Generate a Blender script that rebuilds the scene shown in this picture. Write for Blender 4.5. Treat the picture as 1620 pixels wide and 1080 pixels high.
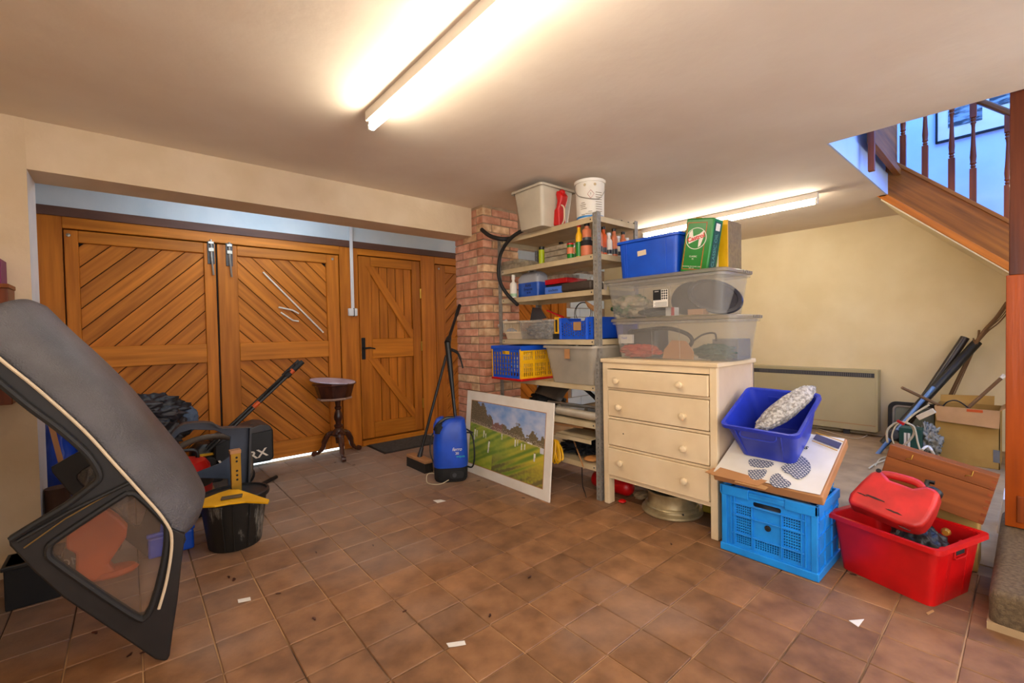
import bpy, bmesh, math, random
from mathutils import Vector, Matrix, noise
random.seed(7)
V = Vector
C = bpy.context.scene.collection
for o in list(bpy.data.objects):
    bpy.data.objects.remove(o)

# ------------------------------------------------------------------ camera
EYE = V((0, 0, 1.28)); FOC = 707.5
yaw, pit, rol = math.radians(49.386), math.radians(-1.264), math.radians(1.09)
fw = V((math.cos(pit)*math.cos(yaw), math.cos(pit)*math.sin(yaw), math.sin(pit)))
rt = V((math.sin(yaw), -math.cos(yaw), 0)); dn = fw.cross(rt)
rt, dn = math.cos(rol)*rt + math.sin(rol)*dn, -math.sin(rol)*rt + math.cos(rol)*dn
cam = bpy.data.cameras.new('camera'); camo = bpy.data.objects.new('camera', cam); C.objects.link(camo)
cam.sensor_width = 36; cam.lens = FOC/1620*36; cam.clip_start = .02; cam.clip_end = 100
camo.matrix_world = Matrix(((rt.x, -dn.x, -fw.x, EYE.x), (rt.y, -dn.y, -fw.y, EYE.y), (rt.z, -dn.z, -fw.z, EYE.z), (0, 0, 0, 1)))
bpy.context.scene.camera = camo

# ------------------------------------------------------------------ light and exposure
TUBE = 50.0            # strength of the fluorescent tubes
TUBEC = (1.0, .90, .74)
SKYC, SKYS = (.16, .40, 1.0), 7.0
vs = bpy.context.scene.view_settings
vs.view_transform = 'Standard'; vs.look = 'None'; vs.exposure = 0.42; vs.gamma = 1; vs.use_curve_mapping = False
w = bpy.data.worlds.new('sky'); bpy.context.scene.world = w; w.use_nodes = True
bg = w.node_tree.nodes['Background']; bg.inputs[0].default_value = (*SKYC, 1); bg.inputs[1].default_value = SKYS

def fill_light(name, loc_, rot, sx, sy, energy, col):
    l = bpy.data.lights.new(name, 'AREA'); l.shape = 'RECTANGLE'; l.size = sx; l.size_y = sy; l.energy = energy; l.color = col
    o = bpy.data.objects.new(name, l); C.objects.link(o); o.location = loc_; o.rotation_euler = rot
# added area lamps behind the viewer fill the room with window-like daylight
fill_light('added_fill_back', (2.6, -2.12, 1.45), (math.pi/2, 0, 0), 4.4, 1.6, 52, (.86, .92, 1))
fill_light('added_fill_side', (-.76, -1.15, 1.45), (math.pi/2, 0, -math.pi/2), 1.9, 1.5, 52, (.86, .92, 1))

# ------------------------------------------------------------------ measuring on real planes
def ray(x, y):
    return rt*((x-810)/FOC) + dn*((y-540)/FOC) + fw
def on(ax, val, x, y):
    d = ray(x, y); t = (val-EYE[ax])/d[ax]; return EYE + d*t
def fx(X, x, y): return on(0, X, x, y)
def fy(Y, x, y): return on(1, Y, x, y)
def fz(Z, x, y): return on(2, Z, x, y)
def px(p):
    q = V(p)-EYE; f = q.dot(fw); return (810+FOC*q.dot(rt)/f, 540+FOC*q.dot(dn)/f, f)

# ------------------------------------------------------------------ materials
def lin(h):
    h = h.lstrip('#'); r = []
    for i in (0, 2, 4):
        c = int(h[i:i+2], 16)/255; r.append(c/12.92 if c <= .04045 else ((c+.055)/1.055)**2.4)
    return r
def mat(name, hx, rough=.5, metal=0, hx2=None, scale=6, stretch=(1, 1, 1), bump=0, bscale=40, rand=0, spec=.5,
        alpha=None, trans=0, contrast=(.35, .65), coat=0, detail=4, emit=None, es=1, wrinkle=0):
    m = bpy.data.materials.new(name); m.use_nodes = True; nt = m.node_tree; N = nt.nodes; L = nt.links
    b = N['Principled BSDF']; out = N['Material Output']
    b.inputs['Roughness'].default_value = rough; b.inputs['Metallic'].default_value = metal
    b.inputs['Specular IOR Level'].default_value = spec; b.inputs['Coat Weight'].default_value = coat
    tc = N.new('ShaderNodeTexCoord'); mp = N.new('ShaderNodeMapping'); mp.inputs['Scale'].default_value = stretch
    L.new(tc.outputs['Object'], mp.inputs['Vector'])
    nz = N.new('ShaderNodeTexNoise'); nz.inputs['Scale'].default_value = scale; nz.inputs['Detail'].default_value = detail
    oi = N.new('ShaderNodeObjectInfo')
    ad = N.new('ShaderNodeVectorMath'); ad.operation = 'MULTIPLY_ADD'; ad.inputs[1].default_value = (37, 53, 71)
    L.new(oi.outputs['Random'], ad.inputs[0]); L.new(mp.outputs[0], ad.inputs[2])
    L.new(ad.outputs[0], nz.inputs['Vector'])
    cr = N.new('ShaderNodeValToRGB'); cr.color_ramp.elements[0].position = contrast[0]; cr.color_ramp.elements[1].position = contrast[1]
    a = lin(hx); c = lin(hx2) if hx2 else [min(1, v*.86) for v in a]
    cr.color_ramp.elements[0].color = (*c, 1); cr.color_ramp.elements[1].color = (*a, 1)
    L.new(nz.outputs['Fac'], cr.inputs[0]); col = cr.outputs[0]
    if rand:
        hs = N.new('ShaderNodeHueSaturation'); mr = N.new('ShaderNodeMapRange')
        mr.inputs['To Min'].default_value = 1-rand; mr.inputs['To Max'].default_value = 1+rand
        L.new(oi.outputs['Random'], mr.inputs['Value']); L.new(mr.outputs[0], hs.inputs['Value']); L.new(col, hs.inputs['Color']); col = hs.outputs[0]
    L.new(col, b.inputs['Base Color'])
    if bump:
        bn = N.new('ShaderNodeTexNoise'); bn.inputs['Scale'].default_value = bscale; bn.inputs['Detail'].default_value = 3
        L.new(mp.outputs[0], bn.inputs['Vector']); bp = N.new('ShaderNodeBump'); bp.inputs['Strength'].default_value = bump; bp.inputs['Distance'].default_value = .01
        L.new(bn.outputs['Fac'], bp.inputs['Height']); L.new(bp.outputs[0], b.inputs['Normal'])
    if emit:
        b.inputs['Emission Color'].default_value = (*emit, 1); b.inputs['Emission Strength'].default_value = es
    if alpha is not None:
        tr = N.new('ShaderNodeBsdfTransparent'); mx = N.new('ShaderNodeMixShader'); mx.inputs[0].default_value = alpha
        L.new(tr.outputs[0], mx.inputs[1]); L.new(b.outputs[0], mx.inputs[2]); L.new(mx.outputs[0], out.inputs[0])
    return m
def wood(name, h1, h2, rough=.4, along='x', rand=.12, g=26, spec=.28):
    st = {'x': (.06, 1, 1), 'y': (1, .06, 1), 'z': (1, 1, .06)}[along]
    return mat(name, h1, rough, hx2=h2, scale=g, stretch=st, bump=.08, bscale=g*2, rand=rand, contrast=(.3, .7), detail=6, spec=spec)

K = {}
K['wall'] = mat('cream_paint', '#e2cdae', .75, hx2='#d6bf9c', scale=3, bump=.15, bscale=30)
K['wallr'] = mat('cream_wall_paint', '#e8d6ac', .75, hx2='#dfcb9d', scale=2, bump=.12, bscale=30)
K['ceil'] = mat('ceiling_paint', '#ecddc9', .85, hx2='#e2d0ba', scale=1.5, bump=.2, bscale=12)
K['white'] = mat('white_paint', '#e6e6e6', .7, hx2='#d8dade', scale=3, bump=.15, bscale=30)
K['lint'] = mat('cool_lit_lintel_white', '#dfe8ee', .7, hx2='#cfdde6', scale=3, bump=.1)  # white wall with the bay's cool light put into its colour
K['tile'] = mat('quarry_tile', '#966a44', .55, hx2='#664325', scale=9, bump=.12, bscale=60, rand=.17, contrast=(.25, .75))
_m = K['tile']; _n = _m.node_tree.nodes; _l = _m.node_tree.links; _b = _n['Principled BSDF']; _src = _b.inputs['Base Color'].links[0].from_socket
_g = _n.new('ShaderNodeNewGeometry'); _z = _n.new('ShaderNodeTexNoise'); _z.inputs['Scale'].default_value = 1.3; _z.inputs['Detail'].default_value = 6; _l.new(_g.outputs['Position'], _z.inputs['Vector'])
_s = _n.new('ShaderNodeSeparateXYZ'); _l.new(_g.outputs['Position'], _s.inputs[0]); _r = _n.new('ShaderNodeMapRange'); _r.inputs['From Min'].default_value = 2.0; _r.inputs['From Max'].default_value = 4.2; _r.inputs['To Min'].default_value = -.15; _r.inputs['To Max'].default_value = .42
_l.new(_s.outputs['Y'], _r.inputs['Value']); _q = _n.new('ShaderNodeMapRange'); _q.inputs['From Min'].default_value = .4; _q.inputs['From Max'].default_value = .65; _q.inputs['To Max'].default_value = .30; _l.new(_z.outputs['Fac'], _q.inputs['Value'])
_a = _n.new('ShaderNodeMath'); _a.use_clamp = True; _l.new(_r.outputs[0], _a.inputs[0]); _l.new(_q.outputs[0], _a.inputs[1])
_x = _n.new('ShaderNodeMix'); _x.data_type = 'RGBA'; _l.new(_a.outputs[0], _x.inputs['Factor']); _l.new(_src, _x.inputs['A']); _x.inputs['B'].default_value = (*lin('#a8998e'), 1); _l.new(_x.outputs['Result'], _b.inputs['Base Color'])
K['grout'] = mat('grout', '#c9a072', .9, hx2='#4a382a', scale=1.1, contrast=(.42, .56))
K['conc'] = mat('concrete', '#ad8f66', .85, hx2='#8c7150', scale=4, bump=.3, bscale=20)
K['dwood'] = wood('iroko_door_wood', '#cb7a20', '#a05a10', .5, 'x')
K['dwoodz'] = wood('iroko_frame_wood', '#c97820', '#9f5910', .5, 'z')
K['dwoodx'] = wood('iroko_rail_wood', '#ce7e22', '#a66012', .5, 'x')
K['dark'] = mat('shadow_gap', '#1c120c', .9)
K['brwn'] = mat('brown_stained_head', '#6a4636', .6, hx2='#54362b', scale=9, stretch=(.2, 1, 1))
K['swood'] = wood('stair_hardwood', '#9c5a14', '#693808', .5, 'x')
K['swoodz'] = wood('stair_turned_hardwood', '#8c4012', '#642b0a', .4, 'z')
K['brick'] = mat('fired_brick', '#dca284', .9, hx2='#bd7d60', scale=14, bump=.4, bscale=60, rand=.2)
K['brickl'] = mat('pale_fired_brick', '#e8c49a', .9, hx2='#c4946c', scale=14, bump=.4, bscale=60, rand=.15)
K['mortar'] = mat('mortar', '#a88d72', .95, hx2='#8f7860', scale=10)
K['batten'] = mat('lamp_body_white', '#efe4d4', .5)
K['tube'] = mat('fluorescent_tube', '#ffffff', .4, emit=TUBEC, es=TUBE)
K['black'] = mat('black_plastic', '#17181a', .42, hx2='#101112')
K['blackm'] = mat('black_matt', '#121213', .8)
K['rubber'] = mat('black_rubber', '#1b1918', .65)
K['steel'] = mat('grey_galvanised_angle', '#948f86', .5, metal=.2, hx2='#827d74', scale=30)
K['shelf'] = mat('beige_enamel_shelf', '#cbb893', .5, hx2='#b9a47e', scale=5)
K['chrome'] = mat('bright_metal', '#a8a49c', .38, metal=.9)
K['brass'] = mat('brass', '#b98f35', .35, metal=.8)
K['cream'] = mat('cream_chest_paint', '#e9d2ab', .5, hx2='#dfc59b', scale=4, bump=.05)
K['creams'] = mat('cream_side_paint', '#d8bfa0', .55, hx2='#cab092', scale=4)
K['bblue'] = mat('bright_blue_plastic', '#0a51c8', .35, hx2='#0847b6')
K['cblue'] = mat('crate_blue_plastic', '#1a92ea', .4, hx2='#1683d6')
K['vblue'] = mat('violet_blue_plastic', '#2a3fc0', .35, hx2='#2335a6', alpha=.93)
K['wblue'] = mat('washer_blue_plastic', '#0f4ac2', .4, hx2='#0d3fa8')
K['red'] = mat('red_plastic', '#c80508', .4, hx2='#b00407')
K['jred'] = mat('worn_red_plastic', '#cb2420', .45, hx2='#a81f18', scale=9)
K['yellow'] = mat('yellow_plastic', '#f0b50c', .4, hx2='#dfa40a')
K['orange'] = mat('orange_plastic', '#d4550f', .5, hx2='#b8470c')
K['green'] = mat('green_tin', '#0f7a20', .3, hx2='#0d701d')
K['dgreen'] = mat('dark_green', '#12463a', .5)
K['card'] = mat('cardboard', '#b98b58', .8, hx2='#a67a49', scale=5)
K['card2'] = mat('yellowish_cardboard', '#b08a45', .85, hx2='#a07a38', scale=4)
K['paper'] = mat('white_paper', '#e9e2d6', .7, hx2='#dfd6c8')
K['clear'] = mat('clear_plastic', '#c4beb4', .2, alpha=.2, spec=.6)
K['casep'] = mat('smoky_case_plastic', '#b5a68c', .3, hx2='#8f8069', scale=30, alpha=.72)
K['frost'] = mat('frosted_plastic', '#cfc2ab', .4, alpha=.86)
K['lidp'] = mat('smoke_clear_lid', '#9a9184', .3, alpha=.62)
K['glass'] = mat('dusty_glass', '#8a7462', .12, alpha=.22, spec=.7)
K['vinyl'] = mat('dark_grey_vinyl', '#5a5759', .45, hx2='#4e4b4c', scale=8, bump=.5, bscale=170)
K['bmetal'] = mat('black_painted_metal', '#1d1816', .5, hx2='#141110', scale=12)
K['piping'] = mat('cream_piping', '#dcc7a6', .5)
K['bag'] = mat('black_fabric', '#2b2a30', .45, hx2='#1f1f24', scale=7)
K['gcloth'] = mat('blue_grey_cloth', '#55657c', .85, hx2='#4a596e', bump=.3, bscale=120)
K['carpet'] = mat('brown_carpet', '#7a6446', 1.0, hx2='#5f4c34', scale=60, bump=1.0, bscale=220)
K['heater'] = mat('beige_heater_enamel', '#b9ac84', .45, hx2='#b0a37b', scale=2)
K['wheel'] = mat('tarnished_alloy', '#b5a27a', .38, metal=.45, hx2='#8f7d59', scale=10)
K['mahog'] = mat('dark_mahogany', '#4f2a1c', .3, hx2='#2e1711', scale=20, stretch=(1, 1, .2))
K['grey'] = mat('grey_plastic', '#6f6d6a', .5)
K['cable'] = mat('cream_cable', '#cdbd9c', .5)
K['darkgrey'] = mat('dark_grey_metal', '#3b3b3f', .4, hx2='#2c2c30')
K['bluegrey'] = mat('blue_grey_gloss', '#3f4b5e', .3, hx2='#323c4c', scale=4)
K['tan'] = mat('tan_leather', '#b98352', .6)
K['liquid'] = mat('blue_liquid', '#1c4fae', .3)
K['ink'] = mat('black_ink', '#151515', .7)
K['lime'] = mat('lime_label', '#b7c80c', .4)
K['salmon'] = mat('salmon_label', '#d2764e', .5)
K['wboxw'] = wood('pine_box_wood', '#8f4e1c', '#713a12', .55, 'x', rand=0)
K['bush'] = mat('dry_branch', '#7b5a3a', .9, bump=.5, bscale=60)

# ------------------------------------------------------------------ mesh helpers
WM = {}
def frame(o, u, v):
    u = V(u).normalized(); n = u.cross(V(v)).normalized(); v = n.cross(u); o = V(o)
    return Matrix(((u.x, v.x, n.x, o.x), (u.y, v.y, n.y, o.y), (u.z, v.z, n.z, o.z), (0, 0, 0, 1)))
def loc(x, y, z, rz=0, rx=0, ry=0):
    return Matrix.Translation((x, y, z)) @ Matrix.Rotation(rz, 4, 'Z') @ Matrix.Rotation(ry, 4, 'Y') @ Matrix.Rotation(rx, 4, 'X')
class MB:
    def __init__(s): s.v = []; s.f = []
    def add(s, vs, fs, mx=None):
        n = len(s.v)
        for p in vs:
            p = V(p); s.v.append(tuple(mx @ p) if mx else tuple(p))
        for f in fs: s.f.append(tuple(i+n for i in f))
        return s
    def box(s, x0, x1, y0, y1, z0, z1, mx=None, top=None):
        # top=(dx0,dx1,dy0,dy1): shifts of the upper ring, for tapered boxes
        t = top or (0, 0, 0, 0)
        vs = [(x0, y0, z0), (x1, y0, z0), (x1, y1, z0), (x0, y1, z0), (x0+t[0], y0+t[2], z1), (x1+t[1], y0+t[2], z1), (x1+t[1], y1+t[3], z1), (x0+t[0], y1+t[3], z1)]
        return s.add(vs, [(3, 2, 1, 0), (4, 5, 6, 7), (0, 1, 5, 4), (1, 2, 6, 5), (2, 3, 7, 6), (3, 0, 4, 7)], mx)
    def hexa(s, q):
        return s.add(q, [(3, 2, 1, 0), (4, 5, 6, 7), (0, 1, 5, 4), (1, 2, 6, 5), (2, 3, 7, 6), (3, 0, 4, 7)])
    def tube(s, pts, r, n=8, cap=True, mx=None, closed=False):
        pts = [V(p) for p in pts]; m = len(pts); rs = r if isinstance(r, (list, tuple)) else [r]*m
        vs = []; prev = None
        for i, p in enumerate(pts):
            a = pts[(i-1) % m] if closed else pts[max(0, i-1)]; b = pts[(i+1) % m] if closed else pts[min(m-1, i+1)]
            t = (b-a).normalized() if (b-a).length > 1e-9 else V((0, 0, 1))
            if prev is None: u = t.orthogonal().normalized()
            else:
                u = prev - t*prev.dot(t); u = u.normalized() if u.length > 1e-6 else t.orthogonal().normalized()
            prev = u; w_ = t.cross(u)
            for k in range(n):
                an = 2*math.pi*k/n; vs.append(p + (u*math.cos(an)+w_*math.sin(an))*rs[i])
        fs = []
        for i in range(m if closed else m-1):
            j = (i+1) % m
            for k in range(n): fs.append((i*n+k, i*n+(k+1) % n, j*n+(k+1) % n, j*n+k))
        if cap and not closed: fs += [tuple(range(n))[::-1], tuple(range((m-1)*n, m*n))]
        return s.add(vs, fs, mx)
    def lathe(s, prof, n=24, mx=None, sx=1, sy=1):
        vs = []
        for r, z in prof:
            for k in range(n):
                a = 2*math.pi*k/n; vs.append((r*sx*math.cos(a), r*sy*math.sin(a), z))
        m = len(prof); fs = []
        for i in range(m-1):
            for k in range(n): fs.append((i*n+k, i*n+(k+1) % n, (i+1)*n+(k+1) % n, (i+1)*n+k))
        if prof[0][0] > 1e-6: fs.append(tuple(range(n))[::-1])
        if prof[-1][0] > 1e-6: fs.append(tuple(range((m-1)*n, m*n)))
        return s.add(vs, fs, mx)
    def prism(s, poly, z0, z1, mx=None):
        n = len(poly); vs = [(p[0], p[1], z0) for p in poly]+[(p[0], p[1], z1) for p in poly]
        fs = [tuple(range(n))[::-1], tuple(range(n, 2*n))]+[(i, (i+1) % n, n+(i+1) % n, n+i) for i in range(n)]
        return s.add(vs, fs, mx)
    def grid(s, fn, nu, nv, mx=None, cu=False):
        vs = [fn(i/nu, j/nv) for i in range(nu+(0 if cu else 1)) for j in range(nv+1)]
        R = nu if cu else nu+1; fs = []
        for i in range(nu):
            for j in range(nv):
                a = i*(nv+1)+j; b = ((i+1) % R)*(nv+1)+j; fs.append((a, b, b+1, a+1))
        return s.add(vs, fs, mx)
    def loft(s, rings, mx=None, cap=True):
        n = len(rings[0]); vs = [p for r in rings for p in r]; fs = []
        for i in range(len(rings)-1):
            for k in range(n): fs.append((i*n+k, i*n+(k+1) % n, (i+1)*n+(k+1) % n, (i+1)*n+k))
        if cap: fs += [tuple(range(n))[::-1], tuple(range((len(rings)-1)*n, len(rings)*n))]
        return s.add(vs, fs, mx)
    def mesh(s, name='m'):
        me = bpy.data.meshes.new(name); me.from_pydata(s.v, [], s.f); me.update()
        bm = bmesh.new(); bm.from_mesh(me); bmesh.ops.recalc_face_normals(bm, faces=bm.faces); bm.to_mesh(me); bm.free()
        return me
def rrect(x0, x1, y0, y1, r, n=4):
    out = []
    for cx, cy, a0 in ((x1-r, y1-r, 0), (x0+r, y1-r, 90), (x0+r, y0+r, 180), (x1-r, y0+r, 270)):
        for k in range(n+1):
            a = math.radians(a0+90*k/n); out.append((cx+r*math.cos(a), cy+r*math.sin(a)))
    return out
def smoothpath(pts, n=6):
    pts = [V(p) for p in pts]; out = []
    for i in range(len(pts)-1):
        p0 = pts[max(i-1, 0)]; p1 = pts[i]; p2 = pts[i+1]; p3 = pts[min(i+2, len(pts)-1)]
        for k in range(n):
            t = k/n; out.append(.5*((2*p1)+(p2-p0)*t+(2*p0-5*p1+4*p2-p3)*t*t+(3*p1-3*p2+p3-p0)*t**3))
    out.append(pts[-1]); return out
def flatmesh(outline, holes=(), th=.01, bev=0):
    cu = bpy.data.curves.new('c', 'CURVE'); cu.dimensions = '2D'; cu.fill_mode = 'BOTH'; cu.extrude = max(th/2-bev, 1e-5); cu.bevel_depth = bev
    for pl in [outline, *holes]:
        sp = cu.splines.new('POLY'); sp.points.add(len(pl)-1); sp.use_cyclic_u = True
        for i, p in enumerate(pl): sp.points[i].co = (p[0], p[1], 0, 1)
    ob = bpy.data.objects.new('t', cu); C.objects.link(ob); dg = bpy.context.evaluated_depsgraph_get()
    me = bpy.data.meshes.new_from_object(ob.evaluated_get(dg)); bpy.data.objects.remove(ob); bpy.data.curves.remove(cu)
    me.materials.clear(); return me
def tag(o, label=None, cat=None, group=None, kind=None):
    if label: o['label'] = label
    if cat: o['category'] = cat
    if group: o['group'] = group
    if kind: o['kind'] = kind
    return o
def thing(name, label, cat, p=(0, 0, 0), rz=0, group=None, kind=None, mx=None):
    o = bpy.data.objects.new(name, None); C.objects.link(o); o.empty_display_size = .05
    m = mx or loc(p[0], p[1], p[2], rz); o.matrix_world = m; WM[o] = m.copy()
    return tag(o, label, cat, group, kind)
def part(name, g, m, parent=None, mx=None, smooth=False, bev=0, label=None, kind=None, world=True, seg=2):
    """g: MB or mesh. mx: world matrix of the object; when world is True the MB is in world coordinates."""
    me = g.mesh(name) if isinstance(g, MB) else g
    o = bpy.data.objects.new(name, me); C.objects.link(o)
    if m and not me.materials: me.materials.append(m)
    if mx is None:
        base = WM[parent] if parent is not None else Matrix.Identity(4)
        if world:
            if parent is None:      # own origin at base centre
                xs = [v.co for v in me.vertices]; c = V((sum(v.x for v in xs)/len(xs), sum(v.y for v in xs)/len(xs), min(v.z for v in xs)))
                base = Matrix.Translation(c)
            me.transform(base.inverted())
        mx = base
    if parent is not None:
        o.parent = parent; o.matrix_parent_inverse = WM[parent].inverted()
    o.matrix_basis = mx; WM[o] = mx.copy()
    if smooth:
        for p in me.polygons: p.use_smooth = True
        if smooth != 'all' and hasattr(me, 'set_sharp_from_angle'): me.set_sharp_from_angle(angle=math.radians(40))
    if bev:
        b = o.modifiers.new('b', 'BEVEL'); b.width = bev; b.segments = seg; b.limit_method = 'ANGLE'; b.angle_limit = math.radians(40)
    if label: o['label'] = label
    if kind: o['kind'] = kind
    return o
def solo(name, g, m, label, cat, group=None, kind=None, **k):
    return tag(part(name, g, m, **k), label, cat, group, kind)
def struct(name, g, m, **k):
    return tag(part(name, g, m, **k), None, None, None, 'structure')
def copy_tree(o, parent=None):
    c = o.copy(); C.objects.link(c); c.parent = parent; WM[c] = WM[o]
    for ch in list(o.children): copy_tree(ch, c)
    return c
def text(s, size, mx, m, parent, name='lettering', ex=.0004, ax='CENTER', sx=1, shear=0, bold=0):
    cu = bpy.data.curves.new('t', 'FONT'); cu.body = s; cu.size = size; cu.extrude = ex; cu.align_x = ax; cu.align_y = 'CENTER'; cu.shear = shear; cu.offset = bold
    ob = bpy.data.objects.new('t', cu); C.objects.link(ob); dg = bpy.context.evaluated_depsgraph_get()
    me = bpy.data.meshes.new_from_object(ob.evaluated_get(dg)); bpy.data.objects.remove(ob); bpy.data.curves.remove(cu)
    me.materials.clear(); me.transform(Matrix.Scale(sx, 4, (1, 0, 0)))
    return part(name, me, m, parent, mx=mx)
def clip(poly, a, b, c):      # keep a*x+b*y<=c
    out = []
    for i, p in enumerate(poly):
        q = poly[(i+1) % len(poly)]; dp = a*p[0]+b*p[1]-c; dq = a*q[0]+b*q[1]-c
        if dp <= 0: out.append(p)
        if dp*dq < 0:
            t = dp/(dp-dq); out.append((p[0]+(q[0]-p[0])*t, p[1]+(q[1]-p[1])*t))
    return out
def crumple(c, r, amp, seed, sub=4, f=3.0, flat=None):
    bm = bmesh.new(); bmesh.ops.create_icosphere(bm, subdivisions=sub, radius=1)
    for v in bm.verts:
        d = v.co.normalized(); w_ = V((noise.noise(d*2+V((seed, 0, 9))), noise.noise(d*2+V((0, seed, 4))), noise.noise(d*2+V((3, 0, seed)))))
        n = noise.noise(d*f*.8+V((seed, seed*1.7, 0))); q = d*f*.9+w_*1.1+V((seed*3, 0, seed))
        rg = 1-abs(noise.noise(q))*2.6; rg2 = 1-abs(noise.noise(q*2.1))*2.4
        k = 1+amp*(.42*n+.30*(rg-.6)+.13*(rg2-.5)+.05*noise.noise(d*f*6))
        v.co = V((d.x*r[0]*k, d.y*r[1]*k, d.z*r[2]*k))+V(c)
        if flat is not None and v.co.z < flat: v.co.z = flat
    me = bpy.data.meshes.new('crumple'); bm.to_mesh(me); bm.free()
    return me
# ================================================================== SETTING
CE = 2.5; XB = 6.55; DY = 5.02; XL = -.80; BY = 3.61; PX = 2.60
# floor: base slab and single tiles
fl = struct('floor', MB().box(XL-.6, XB+.2, -2.2, 5.3, -.12, -.007), K['grout'])
TX, TY = .2321, .2284; ox, oy = 1.1667, 2.2298
def tilemesh():
    a, b = TX/2-.0025, TY/2-.0025; m = MB(); c = .003
    vs = []
    for z, i in ((-.02, 0), (-.003, 0), (0, c)):
        vs += [(-a+i, -b+i, z), (a-i, -b+i, z), (a-i, b-i, z), (-a+i, b-i, z)]
    fs = [(k+r*4, (k+1) % 4+r*4, (k+1) % 4+4+r*4, k+4+r*4) for r in (0, 1) for k in range(4)]+[(8, 9, 10, 11)]
    return m.add(vs, fs), vs, fs
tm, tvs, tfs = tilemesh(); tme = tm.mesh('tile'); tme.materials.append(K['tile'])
cells = []
for i in range(-8, 9):
    for j in range(-20, 14):
        x = ox+(i+.5)*TX; y = oy+(j+.5)*TY
        if x < XL+.02 or y > DY-.02 or (x > 3.2 and y < 3.3): continue
        q = px((x, y, 0)); vis = q[2] > .1 and -120 < q[0] < 1740 and q[1] < 1200
        cells.append((0 if vis else 1, (V((x, y, 0))-EYE).length, x, y))
cells.sort()
rest = MB(); nt = 0
for vz, d, x, y in cells:
    dz = random.uniform(-.0008, .0008); rx, ry = random.uniform(-.003, .003), random.uniform(-.003, .003)
    mx = loc(x, y, dz-.0008, random.uniform(-.006, .006), rx, ry)
    if nt < 300 and not vz:
        o = part('tile', tme, None, fl, mx=mx); nt += 1
    else: rest.add(tvs, tfs, mx)
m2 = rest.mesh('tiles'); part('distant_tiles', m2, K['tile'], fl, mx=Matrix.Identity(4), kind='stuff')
part('concrete_screed', MB().box(3.4, XB, -2.2, 3.3, -.007, .0), K['conc'], fl)
part('concrete_screed', MB().box(3.4, XB, 3.3, 5.02, -.007, -.001), K['conc'], fl)

# ceiling with the stairwell opening, its trimmed sides reaching up
sx0, sx1, sy1 = 3.60, 5.47, .91
m = MB().box(XL-.2, sx0, -2.2, 5.3, CE, CE+.2).box(sx0, XB+.2, sy1, 5.3, CE, CE+.2)
struct('ceiling', m, K['ceil'])
K['lilac'] = mat('sky_tinted_stairwell_white', '#c6d6f2', .7, hx2='#bccdec', scale=3)  # white walls, the blue of the sky light put into their colour
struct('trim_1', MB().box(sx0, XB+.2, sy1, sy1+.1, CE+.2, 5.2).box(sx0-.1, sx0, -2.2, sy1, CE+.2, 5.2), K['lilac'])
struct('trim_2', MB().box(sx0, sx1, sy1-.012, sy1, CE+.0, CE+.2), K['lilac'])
struct('wall_right', MB().box(XB, XB+.2, -2.2, 5.3, 0, 3.0), K['wallr'])
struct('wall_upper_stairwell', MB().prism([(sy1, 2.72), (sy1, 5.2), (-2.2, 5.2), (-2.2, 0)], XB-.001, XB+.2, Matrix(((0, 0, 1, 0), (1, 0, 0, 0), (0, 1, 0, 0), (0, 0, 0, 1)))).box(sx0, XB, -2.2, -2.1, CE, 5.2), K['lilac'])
struct('wall_left', MB().box(XL-.2, XL, -2.2, BY+.01, 0, CE), K['wall'])
struct('wall_back', MB().box(XL-.2, XB+.2, -2.3, -2.2, 0, CE), K['wall'])
wf = struct('added_window_1', MB().box(.3, 4.9, -2.2, -2.13, .58, .65).box(.3, 4.9, -2.2, -2.13, 2.25, 2.32), K['white']); [part('mullion', MB().box(x, x+.06, -2.2, -2.13, .65, 2.25), K['white'], wf) for x in (.3, 1.8, 3.3, 4.84)]  # unseen window frame, added to go with the back fill lamp
struct('added_window_2', MB().box(XL, XL+.03, -2.12, -.17, .64, .70).box(XL, XL+.03, -2.12, -.17, 2.2, 2.26), K['white'])  # unseen frame, added around the side fill lamp
# door wall: lintel over the doors, side return, painted brick end
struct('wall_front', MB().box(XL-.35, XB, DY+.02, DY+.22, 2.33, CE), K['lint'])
struct('wall_front_outside', MB().box(XL-.4, XB+.2, DY+.3, DY+.4, -.1, CE), K['dark'])
struct('wall_bay_left', MB().box(-.80, -.56, BY+.2, DY+.2, 0, CE), K['white'])
we = struct('wall_bay_end', MB().box(5.50, XB, DY+.03, DY+.2, 0, 2.34), K['mortar'])
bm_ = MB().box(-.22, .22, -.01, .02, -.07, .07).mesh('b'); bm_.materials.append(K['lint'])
for r in range(15):
    for k in range(3):
        X = 5.62+k*.45+(.22 if r % 2 else 0)
        if X > XB-.15: continue
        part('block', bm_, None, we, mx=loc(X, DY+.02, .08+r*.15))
# beam, pier and soffit
struct('beam_front', MB().box(-.398, PX, BY, BY+.29, 2.225, CE), K['wall'])
struct('pier_left', MB().box(XL-.2, -.398, BY, BY+.29, 0, CE), K['white'])
struct('pier_face', MB().box(XL, -.398, BY-.004, BY, 0, CE), K['wall'])

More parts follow.
